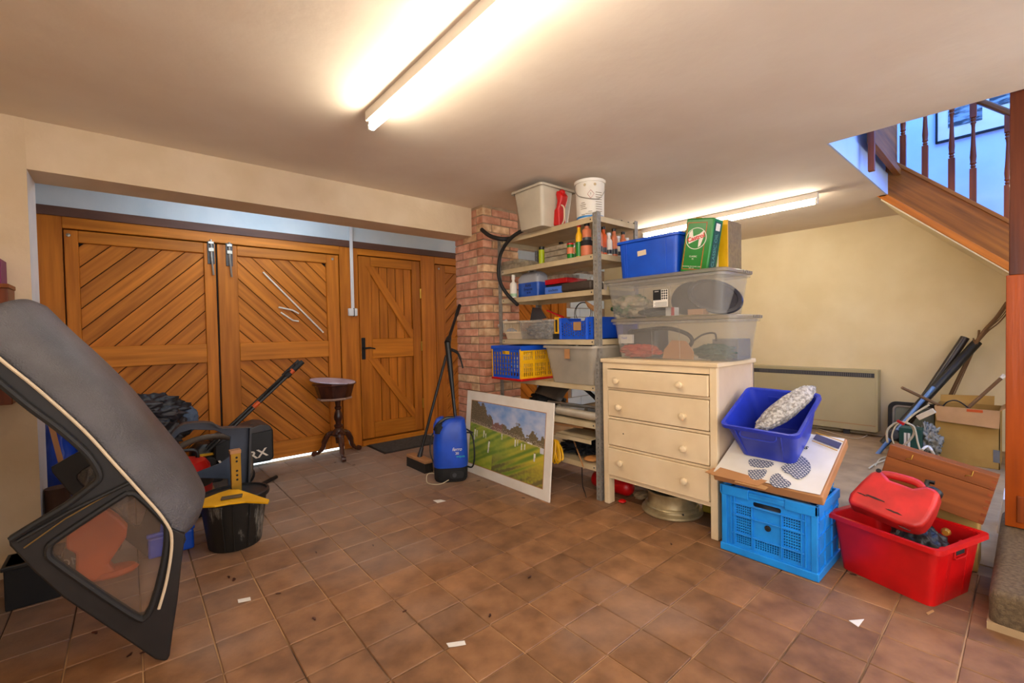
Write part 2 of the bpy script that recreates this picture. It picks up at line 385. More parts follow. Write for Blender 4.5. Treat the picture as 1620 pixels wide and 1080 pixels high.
# brick pillar, brick by brick
py0, py1, px1 = 3.43, 3.91, 3.05
pl = struct('pillar', MB().box(PX+.008, px1-.008, py0+.008, py1-.008, 0, CE), K['mortar'])
def brick(x0, x1, y0, y1, z, h=.065):
    o = part('brick', MB().box(-(x1-x0)/2, (x1-x0)/2, -(y1-y0)/2, (y1-y0)/2, 0, h), K['brickl'] if random.random() < .27 else K['brick'], pl,
             mx=loc((x0+x1)/2, (y0+y1)/2, z, random.uniform(-.006, .006)), bev=.004, seg=1)
zc = .004; row = 0
while zc < CE-.05:
    j = .010; h = min(.067, CE-zc-.004)
    if row % 2 == 0:
        ys = [py0, py0+.1075+j/2, py0+.3325+j/2, py1]      # header, stretcher, header
        xs = [PX, PX+.225, px1]
    else:
        ys = [py0, py0+.24, py1]; xs = [PX, PX+.1125, PX+.3375, px1]
    for a in range(len(ys)-1):
        yy0 = ys[a]+(0 if a == 0 else j/2); yy1 = ys[a+1]-(0 if a == len(ys)-2 else j/2)
        if a == 0: brick(xs[0], xs[1]-j/2, yy0, yy0+min(.1025, yy1-yy0), zc, h)
        if a == 0 and yy1-yy0 > .12: brick(PX, PX+.1025, yy0+.1125, yy1, zc, h)
        if a > 0: brick(PX, PX+.1025, yy0, yy1, zc, h)
    for a in range(1, len(xs)-1):
        brick(xs[a]+j/2, xs[a+1]-(0 if a == len(xs)-2 else j/2), py0, py0+.1025, zc, h)
    zc += .0775; row += 1

# ------------------------------------------------------------------ garage doors
F0 = DY-.0
def rect(par, name, x0, x1, z0, z1, yf, th=.045, m='dwoodx', bev=.004):
    g = MB().box(-(x1-x0)/2, (x1-x0)/2, -th/2, th/2, -(z1-z0)/2, (z1-z0)/2)
    return part(name, g, K[m], par, mx=loc((x0+x1)/2, yf+th/2, (z0+z1)/2), bev=bev, seg=1)
def diagboards(par, x0, x1, z0, z1, sgn, yf, w=.119, off=0):
    d = math.sqrt(.5); nx, nz = (-d*sgn, d); ux, uz = (d, d*sgn)
    R = [(x0, z0), (x1, z0), (x1, z1), (x0, z1)]; cs = [nx*p[0]+nz*p[1] for p in R]
    c = min(cs)-off
    while c < max(cs):
        P = clip(R, nx, nz, c+w-.003); P = clip(P, -nx, -nz, -(c+.003))
        if len(P) >= 3:
            cx = sum(p[0] for p in P)/len(P); cz = sum(p[1] for p in P)/len(P)
            area = abs(sum(P[i][0]*P[(i+1) % len(P)][1]-P[(i+1) % len(P)][0]*P[i][1] for i in range(len(P))))/2
            if area > .0008:
                L = [((p[0]-cx)*ux+(p[1]-cz)*uz, ((p[0]-cx)*nx+(p[1]-cz)*nz)) for p in P]
                mx = frame((cx, yf, cz), (ux, 0, uz), (nx, 0, nz))
                part('board', MB().prism(L, -.014, 0), K['dwood'], par, mx=mx, bev=.0025, seg=1)
        c += w
def leaf(n, x0, x1, p0, p1, sgn, zt=2.16, zb=.03, off=(0, 0), label=''):
    t = thing('door_%d' % n, label, 'door', ((x0+x1)/2, DY, 0), kind='structure')
    rect(t, 'stile', x0, p0, zb, zt, F0, m='dwoodz'); rect(t, 'stile', p1, x1, zb, zt, F0, m='dwoodz')
    for a, b in ((2.065, zt), (1.045, 1.22), (zb, .20)): rect(t, 'rail', p0, p1, a, b, F0-.002 if a < 2 else F0)
    diagboards(t, p0, p1, 1.22, 2.065, sgn, F0+.026, off=off[0]); diagboards(t, p0, p1, .20, 1.045, sgn, F0+.026, off=off[1])
    part('backing_panel', MB().box(p0-.02, p1+.02, F0+.041, F0+.05, zb, zt), K['dark'], t)
    return t
d1 = leaf(1, -.367, .645, -.285, .555, 1, off=(.02, .07), label='leftmost garage door leaf, boards slanting up to the right')
d2 = leaf(2, .660, 1.792, .822, 1.66, -1, off=(.03, .05), label='second garage door leaf with pale scratch-like strips on its slanting boards')
d4 = leaf(4, 3.02, 4.02, 3.17, 3.93, 1, off=(.05, .02), label='narrow visible part of the garage leaf beside the brick pillar')
d5 = leaf(5, 4.04, 5.30, 4.2, 5.15, -1, label='garage leaf seen through the steel shelving')
rect(d1, 'meeting_strip', .646, .659, .03, 2.16, F0+.012, .03, 'dark', 0)
# walk door
d3 = thing('door_3', 'plain pedestrian door with upright boards, braces and black lever handle', 'door', (2.39, DY, 0), kind='structure')
a0, a1, b0, b1 = 2.015, 2.80, 2.16, 2.69
rect(d3, 'stile', a0, b0, .07, 2.18, F0, m='dwoodz'); rect(d3, 'stile', b1, a1, .07, 2.18, F0, m='dwoodz')
for a, b in ((2.07, 2.18), (1.0, 1.225), (.07, .25)): rect(d3, 'rail', b0, b1, a, b, F0)
for z0, z1 in ((.25, 1.0), (1.225, 2.07)):
    for k in range(5):
        wv = (b1-b0)/5; rect(d3, 'board', b0+k*wv+.003, b0+(k+1)*wv-.003, z0, z1, F0+.022, .014, 'dwoodz', .003)
    dx, dz = (b1-b0)+.02, -(z1-z0); L = math.hypot(dx, dz); uu = V((dx/L, 0, dz/L)); vv = V((-uu.z, 0, uu.x))
    cx, cz = (b0+b1)/2, (z0+z1)/2; nx, nz = vv.x, vv.z
    P = [(b0-.06, z0), (b1, z0), (b1, z1), (b0-.06, z1)]; c = nx*cx+nz*cz
    P = clip(P, nx, nz, c+.045); P = clip(P, -nx, -nz, -(c-.045))
    Lp = [((p[0]-cx)*uu.x+(p[1]-cz)*uu.z, (p[0]-cx)*nx+(p[1]-cz)*nz) for p in P]
    part('brace', MB().prism(Lp, -.024, 0), K['dwood'], d3, mx=frame((cx, F0-.003, cz), uu, vv), bev=.003, seg=1)
part('backing_panel', MB().box(a0, a1, F0+.037, F0+.045, .07, 2.18), K['dark'], d3)
hp = fy(F0, 575, 552)
g = MB().box(hp.x-.022, hp.x+.022, F0-.008, F0, hp.z-.12, hp.z+.13)
h = part('handle_plate', g, K['blackm'], d3, bev=.004)
part('lever', MB().tube([(hp.x, F0-.005, hp.z+.01), (hp.x, F0-.05, hp.z+.01)], .012).tube(smoothpath([(hp.x, F0-.05, hp.z+.01), (hp.x+.06, F0-.052, hp.z+.012), (hp.x+.12, F0-.05, hp.z)]), [.011]*7+[.008]*6), K['blackm'], h, smooth=True)
for z in (1.78, 1.12, .4): part('hinge', MB().box(a1-.008, a1+.012, F0-.006, F0+.002, z-.06, z+.06), K['brass'], d3)
# frames
fr = thing('door_frame_1', 'brown hardwood frame around the garage doors', 'door frame', (1, DY, 0), kind='structure')
rect(fr, 'post', -.52, -.375, 0, 2.26, F0-.01, .1, 'dwoodz'); rect(fr, 'post', 1.80, 2.005, 0, 2.26, F0-.01, .1, 'dwoodz'); rect(fr, 'post', 2.81, 3.01, 0, 2.26, F0-.01, .1, 'dwoodz')
rect(fr, 'head', -.375, 1.80, 2.17, 2.26, F0-.01, .1); rect(fr, 'head', 2.005, 2.81, 2.19, 2.26, F0-.01, .1); rect(fr, 'head', 3.01, 5.5, 2.17, 2.26, F0-.01, .1)
rect(fr, 'post', 5.31, 5.5, 0, 2.26, F0-.01, .1, 'dwoodz')
rect(fr, 'dark_head_strip', -.53, 5.5, 2.26, 2.335, F0-.02, .12, 'brwn')
rect(fr, 'sill', 2.005, 2.81, 0, .055, F0-.03, .12, 'dwoodx')
# glowing strip standing in for the daylight that shows under the leaves
struct('under_door_glow', MB().box(-.36, 1.79, F0+.06, F0+.11, -.006, .029), mat('daylit_gap', '#ffffff', .5, emit=(.75, .95, 1), es=2.2))
# bolts and fixings
def bolt(xp, yp, par):
    p = fy(F0, xp, yp); b = part('bolt_plate', MB().box(p.x-.028, p.x+.028, F0-.010, F0, p.z-.115, p.z+.105), K['darkgrey'], par, bev=.002)
    part('bolt_rod', MB().tube([(p.x, F0-.022, p.z+.11), (p.x, F0-.022, p.z-.04), (p.x+.012, F0-.024, p.z-.22)], .009), K['chrome'], b, smooth=True)
    part('bolt_staple', MB().box(p.x-.02, p.x+.02, F0-.034, F0-.008, p.z+.0, p.z+.03).box(p.x-.02, p.x+.02, F0-.034, F0-.008, p.z+.07, p.z+.09), K['chrome'], b)
bolt(333.5, 398, d1); bolt(362.5, 402, d2)
for xp, yp, par in ((108, 371.5, d1), (526, 409.5, d2), (694, 425, d4)):
    p = fy(F0, xp, yp); part('coach_bolt_head', MB().lathe([(0, .006), (.012, .004), (.015, 0)], 10, frame(p, (1, 0, 0), (0, 0, 1))), K['chrome'], par)
# pale strips stuck on the second leaf
for pts in ([(415.5, 430.5), (511, 526)], [(440, 486), (462, 490.5), (472, 496)], [(443.5, 494), (463, 507), (472, 508)]):
    q = [fy(F0+.02, *p) for p in pts]
    solo('plastic_trim_strip', MB().tube([V((p.x, F0+.006, p.z)) for p in q], .0085, 6), K['paper'],
         {415.5: 'long straight thin white strip fixed to the second garage leaf', 440: 'short bent white strip, the upper of two on the garage leaf', 443.5: 'short bent white strip, the lower of two on the garage leaf'}[pts[0][0]],
         'strip', 'white strips on the garage door')
# cable conduit and socket box
t = thing('cable_conduit', 'white vertical cable conduit running down the post between the garage doors', 'conduit', (1.94, DY-.02, 1.55))
c0 = fy(DY-.01, 554.5, 378); part('conduit_pipe', MB().box(c0.x-.017, c0.x+.017, DY-.032, DY-.012, 1.56, 2.49), K['white'], t, bev=.004)
t = thing('junction_box', 'small white switch box at the foot of the cable conduit', 'switch', (1.94, DY-.02, 1.5))
part('housing', MB().box(c0.x-.055, c0.x+.045, DY-.05, DY-.011, 1.49, 1.575), K['white'], t, bev=.008)
part('joint', MB().box(c0.x+.0, c0.x+.008, DY-.053, DY-.02, 1.485, 1.578), K['blackm'], t)

# ------------------------------------------------------------------ fluorescent lights
def batten(name, x, y0, y1, label, rev=1):
    t = thing(name, label, 'ceiling light', (x, y1, CE))
    part('lamp_body', MB().box(x-.028, x+.028, y0, y1, CE-.055, CE), K['batten'], t, bev=.004)
    for y in (y0+.012, y1-.012):
        part('lamp_holder', MB().box(x-.016, x+.016, y-.012, y+.012, CE-.105, CE-.055), K['batten'], t, bev=.006)
    part('tube', MB().tube([(x, y0+.025, CE-.085), (x, y1-.025, CE-.085)], .019, 12), K['tube'], t, smooth=True)
    return t
batten('fluorescent_light', 1.045, .55, 2.385, 'nearest bright fluorescent batten running over the open floor')
batten('fluorescent_light', 4.82, 1.285, 3.12, 'far fluorescent batten above the storage boxes and heater')
batten('fluorescent_light', 2.6, -1.9, -.4, 'added unseen fluorescent batten behind the viewer, for fill light')  # made-up lamp out of view, added to brighten the room
K['tube2'] = mat('added_cool_tube', '#ffffff', .4, emit=(.62, .80, 1), es=32)  # tube of an added, hidden lamp that cools the door bay
t = batten('fluorescent_light', 0, 0, 1.2, 'added cool batten hidden behind the beam, lighting the door bay')
for ch in t.children:
    if ch.name.startswith('tube'): ch.data.materials[0] = K['tube2']
t.matrix_world = Matrix.Translation((1.0, 4.25, CE)) @ Matrix.Rotation(math.pi/2, 4, 'Z') @ Matrix.Translation((0, .6, 0)); WM[t] = t.matrix_world.copy()

# ------------------------------------------------------------------ stairs
XS = 5.47
st = thing('staircase', 'brown hardwood stair string with turned balusters rising through the ceiling', 'staircase', (XS, .1, 0))
def sp(x, y, X=XS): return fx(X, x, y)
tl, tr, bl, br = sp(1403, 248), sp(1597, 347), sp(1400, 308), sp(1597, 424)
sl = (tl.z-tr.z)/(tl.y-tr.y)
Y0, Y1 = -1.0, tl.y
def ln(y, ref): return ref.z+sl*(y-ref.y)
g = MB().hexa([(XS, Y0, ln(Y0, br)+.02), (XS+.035, Y0, ln(Y0, br)+.02), (XS+.035, Y1, ln(Y1, br)+.02), (XS, Y1, ln(Y1, br)+.02),
               (XS, Y0, ln(Y0, tr)-.03), (XS+.035, Y0, ln(Y0, tr)-.03), (XS+.035, Y1, ln(Y1, tr)-.03), (XS, Y1, ln(Y1, tr)-.03)])
def sloped(y0, y1, ref, dz0, dz1, x0, x1):
    return MB().hexa([(x0, y0, ln(y0, ref)+dz0), (x1, y0, ln(y0, ref)+dz0), (x1, y1, ln(y1, ref)+dz0), (x0, y1, ln(y1, ref)+dz0),
                      (x0, y0, ln(y0, ref)+dz1), (x1, y0, ln(y0, ref)+dz1), (x1, y1, ln(y1, ref)+dz1), (x0, y1, ln(y1, ref)+dz1)])
ang = math.atan(sl)
smx = frame((XS+.0175, 0, 0), (0, 1/math.hypot(1, sl), sl/math.hypot(1, sl)), (0, -sl, 1))
def inloc(gm, mx):
    i = mx.inverted(); gm.v = [tuple(i @ V(p)) for p in gm.v]; return gm
part('string', inloc(g, smx), K['swood'], st, mx=smx)
part('string_capping', inloc(sloped(Y0, Y1, tr, -.04, .0, XS-.015, XS+.05), smx), K['swood'], st, mx=smx, bev=.004)
part('string_lower_moulding', inloc(sloped(Y0, Y1+.1, br, -.03, .045, XS-.03, XS+.06), smx), wood('light_moulding_wood', '#c26a14', '#9a500c', .35, 'x'), st, mx=smx, bev=.004)
part('soffit', sloped(Y0, Y1+.04, br, -.045, -.03, XS-.02, XB), K['wallr'], st)
part('outer_string', sloped(Y0, Y1, br, -.02, .3, XB-.03, XB), K['swood'], st)
tread = MB().box(0, XB-XS-.07, 0, .27, 0, .03).mesh('tread'); tread.materials.append(K['carpet'])
for k in range(8):
    y = Y1-.05-k*.2; part('tread', tread, None, st, mx=loc(XS+.037, y-.22, ln(y-.1, br)+.12))
def baluster(y, z0, z1, par, X=XS+.017):
    h = z1-z0; s = .021; g = MB()
    g.box(-s, s, -s, s, 0, h*.34); g.box(-s, s, -s, s, h*.84, h)
    a = h*.34; b = h*.84; L = b-a
    prof = [(.021, a), (.013, a+.008), (.019, a+.02), (.013, a+.032), (.0215, a+.045), (.018, a+.055), (.021, a+.1), (.016, a+L*.45), (.011, b-.09), (.013, b-.06), (.019, b-.045), (.013, b-.032), (.02, b-.018), (.014, b-.006), (.021, b)]
    g.lathe(prof, 12)
    return part('baluster', g, K['swoodz'], par, mx=loc(X, y, z0), smooth=True)
for xp, yp in ((1428, 260), (1463, 275), (1505, 300), (1539, 312), (1594, 345)):
    y = sp(xp, yp).y; z0 = ln(y, tr)-.02; baluster(y, z0, z0+.86, st)
for k in range(3): y = .0-k*.14; baluster(y, ln(y, tr)-.02, ln(y, tr)+.84, st)
hr = sloped(Y0, Y1+.02, tr, .83, .89, XS-.012, XS+.048); part('handrail', inloc(hr, smx), K['swood'], st, mx=smx, bev=.012)
q0 = sp(1403, 200); part('drop_newel', MB().box(XS-.03, XS+.04, Y1-.005, Y1+.055, bl.z-.02, 3.7), K['swoodz'], st, bev=.004)
# upper landing string and its own drop newel, seen against the pale trimmer
ul = thing('landing_balustrade', 'short brown landing board and drop post at the stairwell edge', 'balustrade', (4.9, .85, 2.5))
A, B2 = fy(.86, 1369, 265), fy(.86, 1402, 265)
part('drop_post', MB().box(A.x-.03, A.x+.01, .80, .84, fy(.83, 1369, 265).z, 3.6), K['swoodz'], ul, bev=.004)
zt0, zt1 = fy(.84, 1374, 226).z, fy(.84, 1402, 262).z
part('landing_board', MB().hexa([(A.x, .825, zt0), (XS-.035, .825, zt1), (XS-.035, .85, zt1), (A.x, .85, zt0), (A.x, .825, zt0+.5), (XS-.035, .825, zt1+.55), (XS-.035, .85, zt1+.55), (A.x, .85, zt0+.5)]), K['swood'], ul)
part('landing_board_moulding', MB().hexa([(A.x, .80, zt0-.01), (XS-.035, .80, zt1-.01), (XS-.035, .825, zt1-.01), (A.x, .825, zt0-.01), (A.x, .80, zt0+.04), (XS-.035, .80, zt1+.05), (XS-.035, .825, zt1+.05), (A.x, .825, zt0+.04)]), K['swood'], ul)
# near post and timber casing at the right edge, carpeted step
t = thing('timber_post', 'tall square hardwood post at the right edge rising to the ceiling', 'post', (3.66, .04, 0))
pz = fx(3.63, 1591, 436).z; yl = fx(3.63, 1597, 250).y; yw = fx(3.63, 1591, 600).y
part('post_shaft', MB().box(3.63, 3.74, -.02, yl, pz, CE+1), wood('dark_post_wood', '#6b3216', '#4a2010', .3, 'z'), t, bev=.004)
part('casing', MB().box(3.61, 3.76, -.4, yw, .17, pz), wood('orange_casing_wood', '#a5480a', '#853706', .3, 'z'), t, bev=.003)
part('casing_panel', MB().box(3.605, 3.62, -.4, fx(3.61, 1609, 700).y, .2, fx(3.61, 1609, 784).z), K['swoodz'], t, bev=.003)
ys = .118
t = thing('carpeted_step', 'low step covered in worn brown carpet at the lower right edge', 'step', (3.1, -.2, 0))
part('carpet', MB().grid(lambda u, v: (2.68+1.25*v, 0, 0), 1, 1) if 0 else MB().box(2.70, 3.95, -1.0, ys, 0, .165), K['carpet'], t, bev=.035, seg=4, smooth=True)
part('stone_base', MB().box(2.695, 3.95, -1.0, ys+.004, -.001, .03), K['conc'], t)
# framed picture in the stairwell
t = thing('framed_photographs', 'black framed white mount with two grey landscape photographs on stairwell wall', 'picture', (XB-.02, .3, 3.1))
def up(x, y): return fx(XB-.02, x, y)
y0, y1 = up(1481, 226).y, up(1620, 190).y-.25; z0 = up(1481, 226).z
part('mount', MB().box(XB-.02, XB-.005, y1, y0, z0, z0+.75), K['paper'], t)
g = MB().box(XB-.03, XB-.003, y0-.012, y0+.006, z0-.01, z0+.76).box(XB-.03, XB-.003, y1, y0, z0-.012, z0+.008).box(XB-.03, XB-.003, y1, y0, z0+.75, z0+.765).box(XB-.03, XB-.003, y1-.01, y1+.01, z0, z0+.76)
part('frame', g, K['blackm'], t)
gp = mat('grey_photograph', '#93a3a8', .5, hx2='#2e3437', scale=7, stretch=(1, 1, 4), contrast=(.42, .58), detail=8)
pa, pb = up(1500, 203), up(1554, 192)
part('photograph', MB().box(XB-.024, XB-.019, pb.y, pa.y, pa.z+0*.1, pa.z+.33), gp, t)
pa2, pb2 = up(1565, 171), up(1600, 160)
part('photograph', MB().box(XB-.024, XB-.019, pb2.y, pa2.y, pa2.z, pa2.z+.33), gp, t)
# storage heater and skirting on the right wall
struct('baseboard_right', MB().box(XB-.02, XB, .9, 5.0, 0, .02), K['wallr'])
XH = XB-.16
t = thing('storage_heater', 'wide beige storage heater with dark top grille on the cream wall', 'heater', (XH, 1.8, 0))
ha, hb = fx(XH, 1387, 586), fx(XH, 1383, 687)
y0, y1, z0, z1 = ha.y-.0, ha.y+1.35, hb.z+.02, ha.z+.0
part('casing', MB().box(XH, XB-.02, y0, y1, z0, z1), K['heater'], t, bev=.006)
gr = part('grille', MB().box(XH-.004, XH+.002, y0+.02, y1-.02, z1-.085, z1-.035), K['darkgrey'], t)
part('grille_fins', (lambda g: [g.box(XH-.007, XH-.003, y0+.05+k*.018, y0+.058+k*.018, z1-.08, z1-.04) for k in range(66)] and g)(MB()), K['grey'], gr, kind='stuff')
part('lower_trim', MB().box(XH-.003, XH+.003, y0, y1, z0+.07, z0+.076), K['tan'], t)
part('end_cap', MB().box(XH-.004, XB-.02, y0-.012, y0+.012, z0+.01, z1+.004), K['heater'], t, bev=.004)
part('front_edge_rail', MB().box(XH-.006, XH+.002, y0, y1, z1-.02, z1), K['heater'], t)
for yy in (fx(XH, 1338, 680).y, y1-.2): part('foot', MB().box(XH+.02, XH+.06, yy-.03, yy+.03, 0, z0+.005), K['darkgrey'], t)
solo('wall_cable', MB().tube(smoothpath([fz(.006, *p) for p in ((1270, 672), (1315, 684), (1345, 692.5), (1362, 693), (1372, 688))]), .005, 6), K['cable'], 'thin cream cable lying on the floor under the heater', 'cable', smooth=True)
# cupboard corner on the pier
t = thing('wall_cupboard', 'corner of an orange-brown wooden wall cupboard at the far left edge', 'cupboard', (XL, 3.5, .9))
e1 = fy(3.42, 12, 455)
part('carcass', MB().box(XL, e1.x, 3.42, 3.605, fy(3.42, 15, 640).z, e1.z), K['swoodz'], t, bev=.003)
part('worktop', MB().box(XL, e1.x+.004, 3.41, 3.606, e1.z, e1.z+.02), K['wboxw'], t)
solo('magenta_folder', MB().box(XL+.1, fy(3.5, 4, 420).x, 3.45, 3.6, e1.z+.02, fy(3.5, 5, 411).z), mat('magenta_card', '#7a1458', .5), 'magenta folder edge standing on the cupboard at the left edge', 'folder')
# ================================================================== LEFT SIDE
# car hardtop standing on end, leaning on the left
HY = 2.25
def h2(x, y): p = fy(HY, x, y); return (p.x, p.z)
t = thing('car_hardtop', 'grey vinyl car hardtop with cream piping standing on end, quarter window facing out', 'car roof', (0, HY+.6, 0))
tip = fy(HY, 262, 1046).z
def h3(x, y, d=0): p = fy(HY, x, y); return V((p.x, HY+d, p.z-tip+.002))
outer = [(-60, 520), (0, 575), (60, 622), (132, 686), (180, 738), (222, 784), (250, 815), (268, 840), (290, 850), (284, 900), (278, 955), (271, 1000), (266, 1040), (263, 1046), (248, 1044), (201, 1012), (150, 978), (105, 948), (60, 908), (20, 866), (18, 856), (34, 846), (104, 803), (143, 772), (155, 762), (154, 745), (134, 717), (94, 682), (52, 651), (24, 626), (0, 610), (-60, 560)]
glo = [(78, 868), (92, 855), (190, 790), (205, 784), (219, 788), (258, 826), (264, 842), (261, 880), (250, 930), (238, 967), (230, 978), (218, 980), (160, 943), (89, 893), (77, 880)]
hm = frame((0, HY, 0), (1, 0, 0), (0, 0, 1))
def to2(l): return [((lambda p: (p.x, p.z))(h3(*q))) for q in l]
part('side_panel', flatmesh(to2(outer), [to2(glo)], .035, .006), K['bmetal'], t, mx=hm @ Matrix.Translation((0, 0, -.01)), smooth=True)
gl = part('quarter_glass', flatmesh(to2([(x, y) for x, y in glo]), (), .004), K['glass'], t, mx=hm)
g = MB().tube(smoothpath([h3(x, y, -.012) for x, y in glo]+[h3(*glo[0], -.012)], 3), .0115, 8)
part('rubber_seal', g, K['rubber'], gl, smooth=True)
part('piping', MB().tube(smoothpath([h3(x, y, -.02) for x, y in [(-60, 516), (0, 571), (60, 619), (132, 683), (180, 735), (222, 781), (250, 812), (266, 835), (271, 850), (270, 880), (262, 925), (251, 964)]], 4), .0055, 8), K['piping'], t, smooth=True)
part('door_seal_channel', MB().tube(smoothpath([h3(x, y, -.02) for x, y in [(18, 856), (60, 829), (104, 803), (143, 774), (157, 760), (154, 744), (134, 717), (94, 682), (52, 651), (0, 609), (-60, 560)]], 4), .011, 8).tube([h3(x, y, -.022) for x, y in [(30, 858), (110, 812), (205, 766)]], .007, 8), K['rubber'], t, smooth=True)
part('chrome_strip', MB().tube([h3(x, y, -.024) for x, y in [(40, 868), (105, 822), (180, 779)]], .0028, 6), mat('worn_gold_edge', '#8d7344', .4, metal=.6), t, smooth=True)
# roof skin
pp = [(-70, 512), (0, 573), (60, 621), (132, 685), (180, 737), (222, 783), (250, 814), (266, 836), (273, 848), (274, 856)]
P = [h3(*q) for q in smoothpath([(a, b, 0) for a, b in pp], 4) for q in [(q[0], q[1])]] if 0 else [h3(q[0], q[1]) for q in smoothpath([(a, b, 0) for a, b in pp], 4)]
n = len(P); W = 1.12
def nrm(i):
    a = P[max(0, i-2)]; b = P[min(n-1, i+2)]; d = (b-a); d.y = 0; d.normalize()
    N = V((-d.z, 0, d.x)); 
    if i > n-9: N = (N*(1-(i-n+9)/9*.6)+V((1, 0, -.45))*((i-n+9)/9*.6)).normalized()
    return N
def roof(u, v, k=0):
    i = min(n-1, int(round(u*(n-1)))); N = nrm(i)
    e = min(1, (1-u)*(n-1)/7); hh = (.075+.085*e)
    s = abs(2*v-1); b = hh*(1-s**5)**.55
    q = P[i]+N*(b-k); q = V((q.x, HY+v*W, q.z)); return q
g = MB().grid(lambda u, v: roof(u, .5-.5*math.cos(math.pi*v)), n-1, 36)
rs = part('roof_skin', g, K['vinyl'], t, smooth='all')
so = rs.modifiers.new('s', 'SOLIDIFY'); so.thickness = .02; so.offset = -1
# rear end of the roof and far side panel
inner = to2(outer)
part('side_panel', flatmesh(to2(outer), [to2(glo)], .03, .005), K['bmetal'], t, mx=frame((0, HY+W-.02, 0), (1, 0, 0), (0, 0, 1)), smooth=True)
E1 = [(290, 852), (284, 900), (278, 955), (271, 1000), (266, 1040)]
g = MB().tube([h3(285, 860, .0), h3(285, 860, W-.04)], .02, 8)
part('rear_rail', g, K['bmetal'], t, smooth=True)

# ---- heap behind it
solo('blue_sack', crumple((-.40, 4.72, .36), (.11, .17, .42), .3, 3, 4, 1.5, 0), mat('dark_blue_sack', '#0e3aa8', .4, hx2='#0a2878'), 'dark blue plastic sack standing against the left reveal by the garage door', 'sack', smooth='all')
solo('black_refuse_sack', crumple((-.14, 4.62, .24), (.18, .2, .27), .25, 5, 5, 1.8, 0), K['blackm'], 'large black refuse sack at the bottom of the heap behind the car hardtop', 'sack', 'refuse heap behind the hardtop', smooth='all')
solo('dark_coat', crumple((.12, 4.50, .55), (.25, .17, .155), .55, 23, 5, 2.2), K['bag'], 'dark creased coat lying under the jacket on the heap', 'coat', 'refuse heap behind the hardtop', smooth='all')
solo('black_jacket', crumple((.06, 4.48, .73), (.27, .17, .115), .6, 12, 5, 2.4), K['bag'], 'crumpled shiny dark jacket on top of the heap by the garage door', 'jacket', 'refuse heap behind the hardtop', smooth='all')
solo('grey_blue_cloth', crumple((.33, 4.60, .60), (.10, .08, .12), .35, 31, 4, 1.4), K['gcloth'], 'blue-grey cloth corner sticking out right of the heap before the door', 'cloth', 'refuse heap behind the hardtop', smooth='all')
a, b = fy(3.75, 78, 662), fy(3.75, 100, 745)
solo('wooden_lath', MB().hexa([b+V((-.012, 0, 0)), b+V((.012, 0, 0)), b+V((.012, .012, 0)), b+V((-.012, .012, 0)), a+V((-.012, 0, 0)), a+V((.012, 0, 0)), a+V((.012, .012, 0)), a+V((-.012, .012, 0))]), K['tan'], 'thin pale wooden lath leaning between the blue sack and the heap', 'lath')
solo('clear_plastic_wrap', crumple((-.15, 3.6, .27), (.12, .07, .32), .6, 41, 4, 2.2, 0), K['clear'], 'crumpled clear plastic wrap seen through the hardtop door opening', 'plastic wrap', smooth='all')
tk = thing('rolled_mat', 'brown rolled mat end beside the left pier behind the hardtop', 'roll', (-.42, 3.9, 0))
part('roll', MB().lathe([(.055, 0), (.055, .42)], 20, loc(-.34, 3.72, 0)), mat('brown_roll', '#4b3020', .8), tk, smooth=True)
# orange folded sheet
O = [(146, 768), (162, 780), (187, 797), (201, 812), (199, 828), (184, 850), (172, 868), (186, 884), (168, 892), (120, 897), (116, 868), (84, 857), (98, 822), (124, 786)]
O = O[:10]+[(119, 890), (119, 852), (104, 845), (104, 822), (124, 786)]
OY = 3.24; q = [fy(OY, *p) for p in O]; zmin = min(p.z for p in q)
g = MB().prism([(p.x, p.z) for p in q], -.06, .02, frame((0, OY, -zmin), (1, 0, 0), (0, 0, 1)))
solo('orange_plastic_bag', g, K['orange'], 'stiff orange plastic bag standing on the floor behind the quarter window', 'bag', bev=.012)
solo('orange_bag_foot', MB().lathe([(.09, 0), (.1, .012), (.085, .03), (.0, .04)], 16, loc(fy(OY, 178, 880).x, OY+.03, 0), sx=1.1, sy=.7), K['orange'], 'flat orange dish beside the stiff orange plastic bag', 'dish', smooth=True)
# printed carton behind the glass, black crate
by0_ = fz(0, 50, 957).y
t = thing('printed_carton', 'grey printed carton with white letters seen through the quarter window', 'carton', (-.32, 2.9, 0))
cY = by0_+.20; A, B2 = fy(cY, 76, 862), fy(cY, 122, 862)
part('carton_body', MB().box(A.x-.08, B2.x, cY, cY+.06, 0, fy(cY, 100, 868).z), mat('grey_print', '#6d655d', .6), t, bev=.004)
part('carton_lid', MB().box(A.x-.085, B2.x-.01, cY-.005, cY+.065, fy(cY, 100, 868).z, fy(cY, 100, 850).z), K['card'], t, bev=.003)
c_ = fy(cY-.002, 100, 893); text('AVON', .06, frame((c_.x-.01, cY-.002, c_.z), (1, 0, .12), (-.12, 0, 1)), K['paper'], t)
t = thing('black_plastic_crate', 'black plastic crate on the floor at the lower left behind the hardtop tip', 'crate', (-.35, 2.6, 0))
A = fz(0, 60, 962); zt = fx(A.x, 60, 962).z
by0 = by0_; bx0, bx1, by1 = fy(by0, 7, 960).x, fy(by0, 97, 950).x, by0+.17
part('crate_body', MB().box(bx0, bx1, by0, by1, 0, fy(by0, 60, 885).z), K['blackm'], t, bev=.006)
part('crate_rim', MB().box(bx0-.008, bx1+.008, by0-.008, by1+.008, fy(by0, 60, 885).z-.02, fy(by0, 60, 885).z), K['black'], t, bev=.004)

